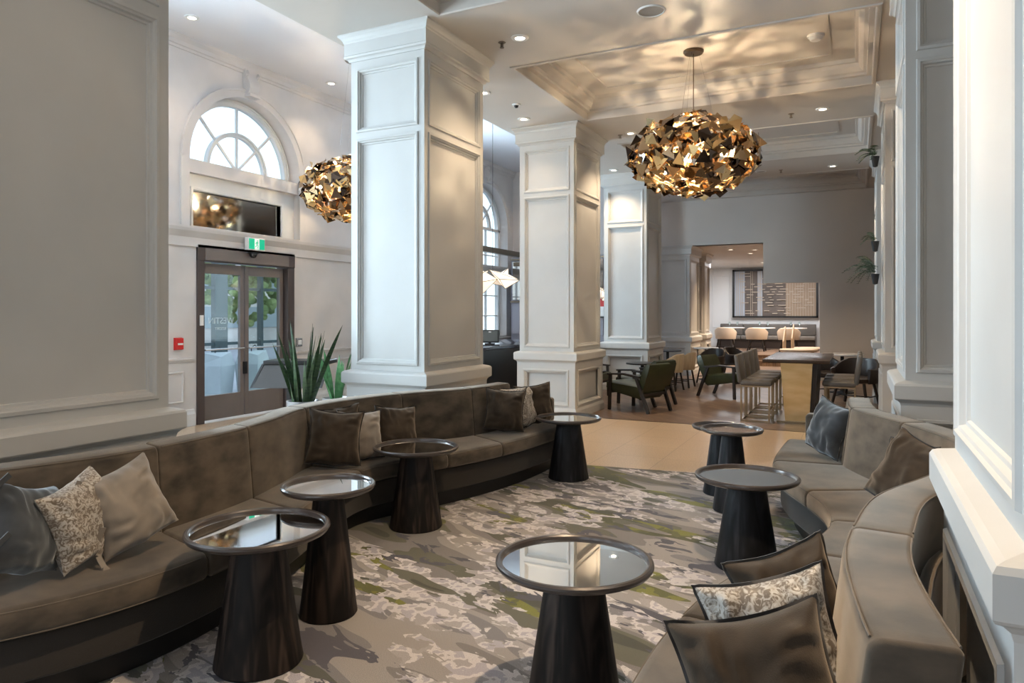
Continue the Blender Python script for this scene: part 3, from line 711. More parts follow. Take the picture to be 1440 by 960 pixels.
for c in c2.children:
    if c.name.startswith(('stem','cable','ceiling_canopy')):
        if c.name.startswith('ceiling_canopy'): c.location=(0,0,HZ-3.27-(CZ+.27-3.31))
        else:
            c.scale=(1,1,(HZ-3.27)/(CZ+.27-3.31))
for (x,y,z,e) in ((-1.68,8.12,3.31,270),(-6.50,8.02,3.27,150)):
    for k in range(9):
        a=2*PI*k/9+.7
        l=bpy.data.lights.new('chandelier_glow','POINT'); l.energy=e/9; l.color=(1,.76,.48); l.shadow_soft_size=.012
        lo=bpy.data.objects.new('chandelier_glow',l); col.objects.link(lo); lo.location=(x+(.12+.05*(k%4))*math.cos(a),y+(.12+.05*(k%4))*math.sin(a),z+.02+.05*(k%3))

# origami pendants over the bar
m_paper=emis('lit_paper',(1,.78,.52,1),.9); m_paper2=emis('lit_paper_dim',(1,.66,.38,1),.45)
def origami(x,y,z,lab,seed):
    q=random.Random(seed); t=thing('origami_pendant',lab,'pendant lamp',(x,y,z),0,'origami pendant lamps')
    for k in range(4):
        c=Vector(((k-1.5)*.15,q.uniform(-.08,.08),q.uniform(-.06,.06))); s=q.uniform(.17,.23); Q=Matrix.Rotation((k-1.5)*.75+q.uniform(-.3,.3),3,'Y')@Matrix.Rotation(q.uniform(-.5,.5),3,'Z')
        vs=[c+Vector((-s*.9,-.05,-s*.7)),c+Vector((s*.9,.02,-s*.6+.04)),c+Vector((-s*.5+.1*k,.04,s*.9)),c+Vector((.02,-.17,-.02)),c+Vector((.02,.17,.02))]
        vs=[c+Q@(p-c) for p in vs]
        mb=MB(); mb.add(vs,[(0,1,3),(1,2,3),(2,0,3),(0,4,1),(1,4,2),(2,4,0)]); mb.build('paper_facet',m_paper if k%2 else m_paper2,t)
        mb=MB()
        for a,b in ((0,1),(1,2),(2,0),(0,3),(1,3),(2,3)): mb.tube([vs[a],vs[b]],.005,5)
        mb.build('wire_edge',M['bronze'],t)
    mb=MB(); mb.cyl(0,0,.1,HZ-z,.004,6); mb.build('cord',M['black'],t)
origami(-5.35,10.15,2.10,'glowing folded paper pendant left of the second column',3)
origami(-5.15,14.5,1.95,'glowing folded paper pendant peeking behind the second column',4)
# ================================================================== CURVED SOFAS
def cat(P,t):
    n=len(P)-1; t=max(0,min(n-1e-6,t)); i=int(t); u=t-i
    p=[Vector(P[max(0,min(n,i+k))]) for k in(-1,0,1,2)]
    if i-1<0:p[0]=p[1]*2-p[2]
    if i+2>n:p[3]=p[2]*2-p[1]
    return .5*((2*p[1])+(-p[0]+p[2])*u+(2*p[0]-5*p[1]+4*p[2]-p[3])*u*u+(-p[0]+3*p[1]-3*p[2]+p[3])*u**3)
def rrect(u0,u1,z0,z1,r,k=4):
    """rounded rectangle profile; r=(front-bottom,back-bottom,back-top,front-top)"""
    pts=[]
    for cx,cz,rr,a0 in ((u0,z0,r[0],180),(u1,z0,r[1],270),(u1,z1,r[2],0),(u0,z1,r[3],90)):
        sx=1 if cx==u0 else -1; sz=1 if cz==z0 else -1
        for i in range(k+1):
            a=R(a0+90*i/k); pts.append((cx+sx*rr+rr*math.cos(a),cz+sz*rr+rr*math.sin(a)))
    return pts
class Sofa:
    def __init__(s,S,B,root,org): s.S=S;s.B=B;s.root=root;s.o=Vector(org+(0,)) if len(org)==2 else Vector(org)
    def fr(s,t):
        a=Vector(cat(s.S,t)); b=Vector(cat(s.B,t)); d=b-a; return a,b,d.normalized(),d.length
    def arc(s,t0,t1): # length along the seat/back mid line
        L=0; pr=None
        for i in range(13):
            a,b,_,_=s.fr(t0+(t1-t0)*i/12); m=(a+b)/2
            if pr is not None:L+=(m-pr).length
            pr=m
        return L
    def sweep(s,mb,t0,t1,prof,base='S',endr=.03,nseg=14,lean=0,crown=0,zc=0):
        """prof(L)-> list of (u,z); base S or B (u measured outward from it)"""
        L=s.arc(t0,t1); dt=(t1-t0)/L
        ts=[]
        if endr>0:
            for i in range(4):
                a=R(90*i/4); ts.append((t0+dt*endr*(1-math.cos(R(90)-0) if 0 else 0)+dt*endr*(1-math.cos(a)) if 0 else t0+dt*endr*(1-math.cos(R(0)))+dt*endr*(math.sin(a) if 0 else (1-math.cos(a))),endr*(1-math.sin(a))))
        for i in range(nseg+1):
            ts.append((t0+dt*endr+(t1-t0-2*dt*endr)*i/nseg,0))
        if endr>0:
            for i in range(3,-1,-1):
                a=R(90*i/4); ts.append((t1-dt*endr*(1-math.cos(a)),endr*(1-math.sin(a))))
        rings=[]
        for t,ins in ts:
            a,b,d,Ln=s.fr(t); P=prof(Ln)
            O=a if base=='S' else b
            us=[p[0] for p in P]; zs=[p[1] for p in P]; cu=(min(us)+max(us))/2; cz=(min(zs)+max(zs))/2
            hu=(max(us)-min(us))/2; hz=(max(zs)-min(zs))/2
            puff=crown*math.sin(PI*(t-t0)/(t1-t0))
            rg=[]
            for u,z in P:
                uu=cu+(u-cu)*max(.05,(hu-ins)/hu); z2=cz+(z-cz)*max(.05,(hz-ins)/hz)
                if z>cz: z2+=puff*max(0,1-((u-cu)/hu)**2)
                uu+=lean*(z2-zc)
                q=O+d*uu; rg.append(Vector((q.x,q.y,z2))-s.o)
            rings.append(rg)
        mb.loft(rings)
        return mb
    def line(s,t0,t1,base,u,z,n=18,lean=0,zc=0):
        pts=[]
        for i in range(n+1):
            a,b,d,_=s.fr(t0+(t1-t0)*i/n); O=(a if base=='S' else b)+d*(u+lean*(z-zc)); pts.append(Vector((O.x,O.y,z))-s.o)
        return pts
SZ0,SZ1=.315,.43
def make_sofa(name,label,S,B,seams_b,seams_s,org,ends):
    rt=thing(name,label,'sofa',(org[0],org[1],0))
    sf=Sofa(S,B,rt,org)
    n=len(S)-1
    ta,tb=ends
    # dark recessed plinth, upholstered apron, seat platform, rear shell
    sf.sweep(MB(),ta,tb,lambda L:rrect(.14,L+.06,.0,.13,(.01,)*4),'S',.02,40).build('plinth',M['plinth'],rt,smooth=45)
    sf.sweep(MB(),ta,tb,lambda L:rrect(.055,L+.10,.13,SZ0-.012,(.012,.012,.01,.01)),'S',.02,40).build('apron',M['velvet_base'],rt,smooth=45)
    sh=sf.sweep(MB(),seams_b[0]+.1,seams_b[-1]+.0,lambda L:rrect(.172,.215,.14,.64,(.01,.01,.03,.02)),'B',.02,40).build('rear_shell',M['velvet'],rt,smooth=45)
    MB().tube(sf.line(seams_b[0]+.15,seams_b[-1]-.05,'B',.21,.635,40),.006,6).build('piping',M['piping'],sh,smooth=60)
    for a,b in zip(seams_s,seams_s[1:]):
        c=sf.sweep(MB(),a,b,lambda L:rrect(0,L+.03,SZ0,SZ1,(.03,.03,.02,.042)),'S',.022,16,crown=.010).build('seat_cushion',M['velvet'],rt,smooth=50)
        mb=MB(); e=.05*(b-a)
        mb.tube(sf.line(a+e*.6,b-e*.6,'S',.012,SZ1-.012),.003,6); mb.tube(sf.line(a+e*.6,b-e*.6,'S',.006,SZ0+.010),.003,6)
        mb.build('piping',M['piping'],c,smooth=60)
    for a,b in zip(seams_b,seams_b[1:]):
        c=sf.sweep(MB(),a,b,lambda L:rrect(.0,.175,SZ1-.04,.838,(.02,.02,.020,.028)),'B',.014,16,lean=.13,zc=.84,crown=.004).build('back_cushion',M['velvet'],rt,smooth=50)
        mb=MB(); e=.05*(b-a)
        mb.tube(sf.line(a+e*.6,b-e*.6,'B',.007,.832,lean=.13,zc=.84),.003,6)
        mb.tube(sf.line(a+e*.6,b-e*.6,'B',.170,.834,lean=.13,zc=.84),.003,6)
        mb.build('piping',M['piping'],c,smooth=60)
    return rt,sf
LS=[(-2.88,1.22),(-2.66,1.65),(-2.59,2.10),(-2.67,2.70),(-2.84,3.22),(-3.02,3.80),(-3.00,4.15),(-2.80,4.60),(-2.66,5.04),(-2.57,5.50),(-2.52,6.1),(-2.56,6.5)]
LB=[(-3.42,1.40),(-3.23,1.80),(-3.13,2.25),(-3.16,2.80),(-3.30,3.30),(-3.48,3.75),(-3.50,4.22),(-3.38,4.80),(-3.12,5.28),(-3.00,5.75),(-2.97,6.15),(-3.00,6.5)]
RS=[(-.62,1.30),(-.60,1.70),(-.60,2.2),(-.57,2.55),(-.50,2.90),(-.34,3.35),(-.18,3.70),(-.13,4.0),(-.17,4.30),(-.28,4.60),(-.46,5.02),(-.555,5.45),(-.56,5.95),(-.54,6.45)]
RB=[(.06,1.40),(.0,1.75),(-.035,2.15),(-.01,2.5),(.06,2.9),(.235,3.3),(.41,3.72),(.46,4.1),(.41,4.45),(.24,4.88),(.07,5.2),(-.04,5.5),(-.07,6.0),(-.05,6.45)]
ls,lsf=make_sofa('curved_sofa','long serpentine taupe velvet sofa along the left columns',LS,LB,[-.0+.25,2.2,3.4,5.1,7.0,8.3,9.6],[.0,2.2,3.4,5.1,7.0,8.3,11],(-3.0,3.8),(.05,10.95))
rs,rsf=make_sofa('curved_sofa','serpentine tan-lit velvet sofa curving round the right pier',RS,RB,[.6,2.8,5.9,9.0,11.0,12.4],[0,2.9,5.2,7.0,9.0,11.0,13],(0,3.8),(.05,12.95))
# low arms
def arm(sf,rt,ta,tb,u0=.02,u1=.62):
    sf.sweep(MB(),ta,tb,lambda L:rrect(.16,L+.16,SZ1-.02,.665,(.02,.02,.03,.03)),'S',.02,6).build('armrest',M['velvet'],rt,smooth=50)
arm(lsf,ls,10.72,10.98); arm(rsf,rs,12.72,12.98); arm(lsf,ls,.02,.30)

# ================================================================== PILLOWS
def pillow_mesh(w,h,T,seed):
    q=random.Random(seed); n=36; vs=[];fs=[]
    off=Vector((q.uniform(0,50),q.uniform(0,50),q.uniform(0,50)))
    def P(u,v,sd):
        k=.145
        x=w/2*u*(1-k*(1-v*v)); y=h/2*v*(1-k*(1-u*u))
        e=max(0,(1-u**4))*max(0,(1-v**4)); t=T/2*1.15*(e**.5)*(1-.12*(u*u+v*v))
        nn=mnoise.noise(Vector((x*9,y*9,sd*3))+off)*.018+mnoise.noise(Vector((x*22,y*22,sd*5))+off)*.006
        a=math.atan2(v,u); rr=min(1,math.hypot(u,v))
        cr=abs(math.sin(2*a))**4*rr*rr*math.sin(rr*14+a*9)*.013
        ga=(math.sin(u*19+off.x+3*v)*abs(v)**7+math.sin(v*17+off.y+3*u)*abs(u)**7)*.0075
        t=t+(nn+cr+ga)*min(1,e*2.2)
        sag=-.035*(1-v)*(1-abs(u))*.5
        return (x,y+sag,sd*max(0,t))
    for sd in(1,-1):
        b=len(vs)
        for i in range(n+1):
            for j in range(n+1): vs.append(P(-1+2*i/n,-1+2*j/n,sd))
        for i in range(n):
            for j in range(n):
                a=b+i*(n+1)+j; f=(a,a+n+1,a+n+2,a+1); fs.append(f if sd>0 else f[::-1])
    # outline for the flange
    out=[]
    for i in range(n): out.append((-1+2*i/n,-1))
    for i in range(n): out.append((1,-1+2*i/n))
    for i in range(n): out.append((1-2*i/n,1))
    for i in range(n): out.append((-1,1-2*i/n))
    fl=[]
    for u,v in out:
        p=Vector(P(u*.975,v*.975,1)); p.z=0
        d=Vector((u if abs(u)>.9 else u*.4,v if abs(v)>.9 else v*.4,0)).normalized()
        z=mnoise.noise(Vector((p.x*16,p.y*16,9))+off)*.016
        fl.append((p,p+d*.011+Vector((0,0,z)),z))
    return vs,fs,fl
def pillow(lab,c,size,yaw,tilt=15,roll=0,m='pil_brown',T=.15,grp=None,fl_m='flange',ties=False,seed=1,flange=True):
    """yaw: direction the face points (deg from +X); tilt leans the top backwards"""
    t=thing('throw_pillow',lab,'pillow',c,0,grp)
    Z=Matrix.Rotation(R(yaw),4,'Z')@Matrix.Rotation(R(-tilt),4,'Y')@Matrix(((0,0,1,0),(1,0,0,0),(0,1,0,0),(0,0,0,1)))@Matrix.Rotation(R(roll),4,'Z')
    vs,fs,fl=pillow_mesh(size,size,T,seed)
    zmin=min((Z@Vector(v)).z for v in vs)
    t.location.z=SZ1+.016-zmin
    mb=MB(); mb.add(vs,fs,Z); mb.build('cushion',M[m],t,smooth=80)
    if flange:
        mb=MB(); rings=[]
        for a,b,z in fl:
            rings.append([a+Vector((0,0,.003)),b+Vector((0,0,.003)),b-Vector((0,0,.003)),a-Vector((0,0,.003))])
        rings.append(rings[0]); mb.loft(rings,Z,caps=False); mb.build('flange',M[fl_m] if fl_m in M else M[m],t,smooth=70)
    if ties:
        mb=MB(); q=random.Random(seed)
        for k in (-.12,.10):
            x=-size/2*.95
            pts=[(x,k,0),(x-.03,k-.02,.02),(x-.035,k-.07,.035),(x-.02,k-.12,.04)]
            for a,b in zip(pts,pts[1:]): mb.bar(a,b,.022,.005,Z)
            mb.lathe([(0,-.016),(.014,-.01),(.017,0),(.014,.01),(0,.016)],10,Z@Matrix.Translation((x-.012,k,.008)))
            pts=[(x,k,0),(x-.02,k+.03,.03),(x+.02,k+.08,.06)]
            for a,b in zip(pts,pts[1:]): mb.bar(a,b,.022,.005,Z)
        mb.build('tie_strap',M[m],t)
    return t
pillow('blue-grey tied velvet pillow against the near left arm of the sofa',(-2.95,1.63,0),.35,25,14,-18,'pil_grey',.15,'pillows near end of left sofa',ties=True,seed=3,flange=False)
pillow('floral jacquard pillow between the two tied pillows, left sofa',(-2.93,1.83,0),.34,20,12,12,'pil_pat',.14,'pillows near end of left sofa',seed=4,flange=False)
pillow('light taupe tied pillow leaning at right of the near group',(-2.91,2.03,0),.36,-8,20,16,'pil_light',.16,'pillows near end of left sofa',ties=True,seed=5,flange=False)
pillow('dark-edged taupe pillow, front left of the middle group on left sofa',(-3.25,3.82,0),.38,-42,18,-7,'pil_brown',.15,'middle pillows on left sofa',seed=6)
pillow('pale taupe pillow in the centre of the middle group on left sofa',(-3.25,4.10,0),.35,-25,18,-4,'pil_light',.14,'middle pillows on left sofa',seed=7)
pillow('taupe pillow right of the middle group, nearest the long back',(-3.15,4.41,0),.35,-25,18,-5,'pil_brown',.14,'middle pillows on left sofa',seed=8)
pillow('dark corner of a pillow hidden behind the middle group',(-3.38,3.98,0),.38,-35,8,3,'pil_brown',.10,'middle pillows on left sofa',seed=9)
pillow('brown satin pillow with dark edge, front of the far group on left sofa',(-2.84,5.62,0),.37,-55,16,-6,'pil_brown',.15,'far pillows on left sofa',seed=10)
pillow('gold floral pillow standing on edge in the far group',(-2.80,5.92,0),.35,-5,10,3,'pil_pat',.12,'far pillows on left sofa',seed=11)
pillow('brown pillow beside the far low arm of the left sofa',(-2.78,6.14,0),.37,-50,14,6,'pil_brown',.14,'far pillows on left sofa',seed=12)
pillow('light patterned pillow tucked behind the brown satin one',(-2.93,5.84,0),.37,-65,6,0,'pil_pat',.10,'far pillows on left sofa',seed=13)
pillow('blue-grey velvet pillow at the far end of the right sofa',(-.18,5.68,0),.39,-140,16,-10,'pil_grey',.17,'pillows on right sofa',seed=14)
pillow('taupe pillow with folded dark flange in the bend of the right sofa',(.25,4.22,0),.40,-135,26,-14,'pil_brown',.15,'pillows on right sofa',seed=15)
pillow('brown pillow hidden behind the folded one in the sofa bend',(.26,4.47,0),.34,-140,12,0,'pil_brown',.12,'pillows on right sofa',seed=16)
pillow('dark brown velvet pillow standing on edge before the near seat',(-.175,2.25,0),.32,-66,14,18,'pil_brown',.14,'pillows on right sofa',seed=17)
pillow('gold floral pillow sandwiched behind the nearest dark pillow',(-.19,1.93,0),.34,-80,14,16,'pil_pat',.10,'pillows on right sofa',seed=18)
pillow('large dark velvet pillow nearest the camera on right sofa',(-.19,1.67,0),.36,-78,26,15,'pil_brown',.17,'pillows on right sofa',seed=19)

# ================================================================== SIDE TABLES
def side_table(lab,x,y,big,wood='ebony',h=None,rim='rim'):
    t=thing('side_table',lab,'side table',(x,y,0),0,'large cone tables' if big else 'small cone tables')
    r,rt,rb,H=(.30,.105,.185,.56) if big else (.232,.072,.142,.635)
    if h:H=h
    mb=MB(); z=H-.03
    prof=[(0,0),(rb-.006,0),(rb,.008)]
    for i in range(1,11):
        u=i/10; prof.append((rb+(rt-rb)*u-.012*math.sin(PI*u)*0,z*u))
    prof+= [(0,z)]
    mb.lathe(prof,64); mb.build('pedestal',M[wood],t,smooth=30)
    mb=MB(); mb.lathe([(0,z-.004),(r*.55,z-.002),(r-.03,z+.004),(r-.008,z+.014),(r,z+.026),(r-.001,z+.034),(r-.008,z+.040),(r-.018,z+.040),(r-.024,z+.034),(r-.026,z+.026),(r-.027,z+.020),(0,z+.020)],96)
    top=mb.build('table_top',M[rim],t,smooth=30)
    mb=MB(); mb.lathe([(0,z+.018),(r-.0265,z+.018),(r-.0265,z+.0245),(0,z+.0245)],96); mb.build('mirror_glass',M['mirror'],top,smooth=30)
    return t
def tab(px,py,h):   # pixel of the top centre -> floor position
    d=(h-1.5)/((441-py)/985.); a=(px-720)/985.; th=math.atan(485/985.); s,c=math.sin(th),math.cos(th)
    return d*(-s+a*c),d*(c+a*s)
for lab,px,py,big,w,h in (
 ('large cone table nearest the camera, reflecting a column',807.5,788,1,'ebony',.56),
 ('large cone table before the near seats of the left sofa',364,742,1,'ebony',.575),
 ('small tall cone table just behind the large left one',462,682,0,'ebony',.64),
 ('large cone table in front of the middle of the left sofa',585,628,1,'ebony',.56),
 ('large blackish cone table at the far end of the left sofa',799.5,587,1,'ebony_blue',.55),
 ('large black cone table beside the bend of the right sofa',1050,669,1,'ebony_blue',.535),
 ('small black cone table in front of its overlapped twin',1029,603,0,'ebony_blue',.62),
 ('black cone table half hidden behind the small one, far right',1013,599,0,'ebony_blue',.56)):
    x,y=tab(px,py,h-.0); side_table(lab,x,y,big,w,h)
# ================================================================== DINING AREA FURNITURE (fronts face local -Y)
def leg4(t,m,xs,ys,z1,w=.03,splay=.0,name='leg',z0=0):
    for sx in(-1,1):
        for sy in(-1,1):
            MB().bar((sx*(xs+splay),sy*(ys+splay),z0),(sx*xs,sy*ys,z1),w).build(name,m,t)
# communal table
ct=thing('communal_table','long dark wood counter table on a tapered brass pedestal','table',(-.74,11.1,0))
mb=MB(); mb.box(-.42,.42,-1.0,1.0,.835,.88,b=.006); mb.build('table_top',M['tabletop_wood'],ct,smooth=40)
def wedge(y0,y1):
    mb=MB(); mb.loft([[(-.155,y0,.02),(.155,y0,.02),(.155,y1,.02),(-.155,y1,.02)],[(-.215,y0-.03,.835),(.20,y0-.03,.835),(.20,y1,.835),(-.215,y1,.835)]]); return mb
wedge(-.70,.55).build('brass_pedestal',M['brass'],ct)
mb=MB(); mb.loft([[(.156,-.67,.02),(.215,-.67,.02),(.215,.55,.02),(.156,.55,.02)],[(.202,-.70,.834),(.262,-.70,.834),(.262,.55,.834),(.202,.55,.834)]]); mb.build('dark_side_panel',M['darkwood'],ct)
mb=MB(); mb.box(-.26,.24,-.76,.62,0,.02); mb.build('foot_plate',M['brassleg'],ct)
# bar stools
def bar_stool(lab):
    t=thing('counter_stool',lab,'stool',(0,0,0),0,'counter stools at the communal table')
    mb=MB(); mb.box(-.21,.21,-.22,.20,.50,.57,b=.025); mb.build('seat',M['greyleather'],t,smooth=40)
    mb=MB(); mb.box(-.21,.21,-.03,.03,0,.40,M=Matrix.Translation((0,.20,.53))@Matrix.Rotation(R(-8),4,'X'),b=.022); mb.build('backrest',M['greyleather'],t,smooth=40)
    for sx in(-1,1):
        for sy in(-1,1): MB().bar((sx*.19,sy*.185,0),(sx*.19,sy*.185,.50),.022).build('leg',M['brassleg'],t)
    mb=MB()
    for sx in(-1,1): mb.bar((sx*.19,-.185,.012),(sx*.19,.185,.012),.02)
    mb.bar((-.19,-.185,.17),(.19,-.185,.17),.02); mb.bar((-.19,.185,.012),(.19,.185,.012),.02); mb.build('stretcher',M['brassleg'],t)
    mb=MB()
    for sx in(-1,1): mb.bar((sx*.19,-.2,.49),(sx*.19,.2,.49),.02)
    mb.build('seat_frame',M['brassleg'],t)
    return t
s0=bar_stool('nearest counter stool on the left side of the communal table'); s0.location=(-1.27,10.42,0); s0.rotation_euler=(0,0,PI/2)
dup(s0,(-1.27,10.97,0),PI/2,'second counter stool on the left side of communal table')
dup(s0,(-1.27,11.52,0),PI/2,'third counter stool on the left side of communal table')
dup(s0,(-1.27,12.1,0),PI/2,'farthest counter stool on the left side of communal table')
dup(s0,(-.21,10.75,0),-PI/2,'nearest counter stool on the right side of the communal table')
dup(s0,(-.21,11.3,0),-PI/2,'second counter stool on the right side of communal table')
dup(s0,(-.21,11.85,0),-PI/2,'farthest counter stool on the right side of communal table')
# green lounge chairs
def armchair(lab):
    t=thing('lounge_chair',lab,'armchair',(0,0,0),0,'green leather lounge chairs')
    mb=MB(); mb.loft([[(-.27,-.34,.30),(.27,-.34,.30),(.25,.26,.20),(-.25,.26,.20)],[(-.29,-.37,.345),(.29,-.37,.345),(.28,.28,.24),(-.28,.28,.24)],[(-.29,-.36,.43),(.29,-.36,.43),(.28,.26,.38),(-.28,.26,.38)],[(-.26,-.33,.45),(.26,-.33,.45),(.25,.25,.405),(-.25,.25,.405)]]); mb.build('seat',M['green'],t,smooth=40)
    mb=MB(); T=Matrix.Translation((0,.24,.24))@Matrix.Rotation(R(-20),4,'X')
    mb.loft([[(-.26,-.05,0),(.26,-.05,0),(.26,.05,0),(-.26,.05,0)],[(-.29,-.05,.28),(.29,-.05,.28),(.29,.06,.28),(-.29,.06,.28)],[(-.28,-.045,.48),(.28,-.045,.48),(.28,.05,.48),(-.28,.05,.48)],[(-.26,-.02,.53),(.26,-.02,.53),(.26,.03,.53),(-.26,.03,.53)]],T); mb.build('backrest',M['green'],t,smooth=50)
    for sx in(-1,1):
        MB().bar((sx*.30,-.30,0),(sx*.30,-.28,.55),.035,.045).build('front_leg',M['darkwood'],t)
        MB().bar((sx*.28,.44,0),(sx*.30,.22,.55),.035,.05).build('rear_leg',M['darkwood'],t)
        mb=MB(); mb.loft([[(sx*.28,-.32,.545),(sx*.335,-.32,.545),(sx*.335,-.32,.57),(sx*.28,-.32,.57)],[(sx*.275,0,.56),(sx*.345,0,.56),(sx*.345,0,.59),(sx*.275,0,.59)],[(sx*.285,.30,.52),(sx*.33,.30,.52),(sx*.33,.30,.555),(sx*.285,.30,.555)]]); mb.build('arm',M['darkwood'],t)
    mb=MB(); mb.bar((-.30,-.29,.28),(.30,-.29,.28),.025,.04); mb.bar((-.29,.33,.27),(.29,.33,.27),.025,.04); mb.build('rail',M['darkwood'],t)
    return t
a0=armchair('green leather lounge chair right behind the second column, nearest'); a0.location=(-3.10,10.72,0); a0.rotation_euler=(0,0,R(-112))
dup(a0,(-3.20,11.50,0),R(-112),'green leather lounge chair peeking out behind the nearest one')
dup(a0,(-2.10,13.10,0),R(70),'green leather lounge chair facing the stools, left of the communal table')
dup(a0,(-4.40,12.0,0),R(85),'green lounge chair in shadow behind the second column')
# low dark tables
def round_table(lab,x,y,h,r,m,mt,grp,foot=None):
    t=thing('pedestal_table',lab,'table',(x,y,0),0,grp)
    mb=MB(); mb.lathe([(0,h-.03),(r-.01,h-.03),(r,h-.022),(r,h-.006),(r-.006,h),(0,h)],40); mb.build('table_top',mt,t,smooth=35)
    MB().cyl(0,0,.02,h-.03,.032,14).build('column_stem',m,t,smooth=40)
    MB().lathe([(0,0),(r*.6,0),(r*.6,.012),(.06,.03),(.03,.05),(0,.05)],28).build('foot',m,t,smooth=35)
    return t
round_table('round black low table in front of the nearest green chair',-4.05,11.02,.56,.33,M['blackmatt'],M['black'],'black low tables')
round_table('black low table behind, between second and third columns',-3.55,12.65,.60,.30,M['blackmatt'],M['black'],'black low tables')
# tub chairs
def tub(lab,mo,mi,grp,s=1.0,hs=.40,hb=.68,name='tub_chair'):
    t=thing(name,lab,'chair',(0,0,0),0,grp)
    mb=MB(); rings=[]
    for i in range(21):
        a=R(-35+250*i/20); e=math.sin(PI*i/20)**.5
        zt=hs+.10+(hb-hs-.10)*min(1,.25+.9*max(0,math.sin(a*1.0))) ; 
        c,sn=math.cos(a),math.sin(a); ro,ri=.27*s,.225*s
        rings.append([(ri*c,ri*sn,hs-.08),(ro*.92*c,ro*.92*sn,hs-.08),(ro*1.03*c,ro*1.03*sn,zt-.02),(ro*.98*c,ro*.98*sn,zt),(ri*1.03*c,ri*1.03*sn,zt),(ri*c,ri*sn,zt-.03)])
    mb.loft(rings); mb.build('shell_back',mo,t,smooth=60)
    mb=MB(); mb.lathe([(0,hs-.08),(.20*s,hs-.08),(.225*s,hs-.06),(.225*s,hs-.01),(.20*s,hs+.01),(0,hs+.015)],24); mb.build('seat',mi,t,smooth=50)
    for sx in(-1,1):
        for sy in(-1,1): MB().bar((sx*.20*s,sy*.20*s,0),(sx*.15*s,sy*.15*s,hs-.08),.028).build('leg',M['darkwood'],t)
    mb=MB()
    for sx in(-1,1): mb.bar((sx*.18*s,-.18*s,.14),(sx*.18*s,.18*s,.14),.016)
    mb.bar((-.18*s,.0,.14),(.18*s,.0,.14),.016); mb.build('stretcher',M['darkwood'],t)
    return t
t0=tub('tan barrel chair with black legs, in front beside the third column',M['tan'],M['cream'],'tan barrel chairs',1.02,.44,.72); t0.location=(-3.30,13.72,0); t0.rotation_euler=(0,0,R(-100))
dup(t0,(-3.22,14.45,0),R(-95),'tan barrel chair with black legs, the one behind')
d0=tub('dark barrel chair below the fourth column, near the steps',M['darkleather'],M['darkleather'],'dark barrel chairs',1.1,.44,.74); d0.location=(-2.85,15.6,0); d0.rotation_euler=(0,0,R(-20))
dup(d0,(-2.42,16.4,0),R(60),'second dark barrel chair half hidden behind the first')
m_wt=mat('white_marble_top',(.72,.70,.68,1),.25)
round_table('small white-topped table between the dark barrel chairs',-3.1,16.35,.73,.28,M['blackmatt'],m_wt,'white-topped small tables')
round_table('low table with blue-grey top before the tan barrel chairs',-3.75,15.4,.70,.30,M['blackmatt'],mat('slate_top',(.10,.11,.13,1),.2),'slate low table')
# right-hand back corner
d1=dup(d0,(-.55,13.85,0),R(35),'dark barrel chair left of the white table by the back wall','dark chairs in the right back corner'); d1.scale=(1.25,1.25,1.02)
d2=dup(d0,(-.02,12.9,0),R(-20),'dark barrel chair right of the white table, by the pier','dark chairs in the right back corner'); d2.scale=(1.25,1.25,1.02)
round_table('small white-topped table by the plain back wall',-.25,14.75,.74,.38,M['blackmatt'],m_wt,'white-topped small tables')
# cream round tables past the opening
for x,y,l in ((-1.25,18.05,'cream round table glimpsed behind the communal table, nearer'),(-1.0,19.0,'cream round table glimpsed behind the communal table, farther')):
    t=thing('cream_table',l,'table',(x,y,0),0,'cream round tables')
    MB().lathe([(0,.60),(.40,.60),(.43,.615),(.43,.645),(.41,.655),(0,.655)],36).build('table_top',M['cream'],t,smooth=35)
    MB().cyl(0,0,0,.60,.05,14).build('stem',M['brassleg'],t,smooth=40)
# raised dining room
RZ=.30
bq=thing('wall_banquette','long taupe leather banquette under the lattice screen','banquette',(-2.85,25.9,RZ))
mb=MB(); mb.box(-1.6,1.6,-.35,.35,.0,.30); mb.build('base',M['darkleather'],bq)
for k in range(4):
    x=-1.6+k*.80
    mb=MB(); mb.box(x+.004,x+.796,-.42,.25,.30,.44,b=.03); mb.build('seat_cushion',M['greyleather'],bq,smooth=40)
    mb=MB(); mb.box(x+.004,x+.796,.20,.38,.44,.84,b=.03); mb.build('back_cushion',M['greyleather'],bq,smooth=40)
for k,(x,l) in enumerate(((-3.87,'left'),(-2.9,'middle'),(-1.93,'right'))):
    t=dup(t0,(x,23.75,RZ),R(180),'cream barrel chair at the banquette, %s one of three'%l,'cream barrel chairs'); t.scale=(1.25,1.25,1.05)
    for c in t.children:
        if c.name.startswith('shell_back'): c.data=c.data.copy(); c.data.materials[0]=M['cream']
    tt=round_table('white bistro table at the banquette, %s one'%l,x+.12,24.65,.74,.36,M['chrome'],m_wt,'bistro tables at the banquette'); tt.location.z=RZ
    for j in (-1,1):
        g=thing('wine_glass','empty stemmed glass on the %s bistro table, %s side'%(l,'left' if j<0 else 'right'),'glass',(x+.12+j*.13,24.6,RZ+.74),0,'glasses on the bistro tables')
        MB().lathe([(0,0),(.032,0),(.004,.006),(.004,.08),(.03,.10),(.038,.14),(.03,.19),(.028,.19),(.036,.14),(.028,.103),(0,.085)],14).build('bowl_and_stem',M['glass'],g,smooth=60)
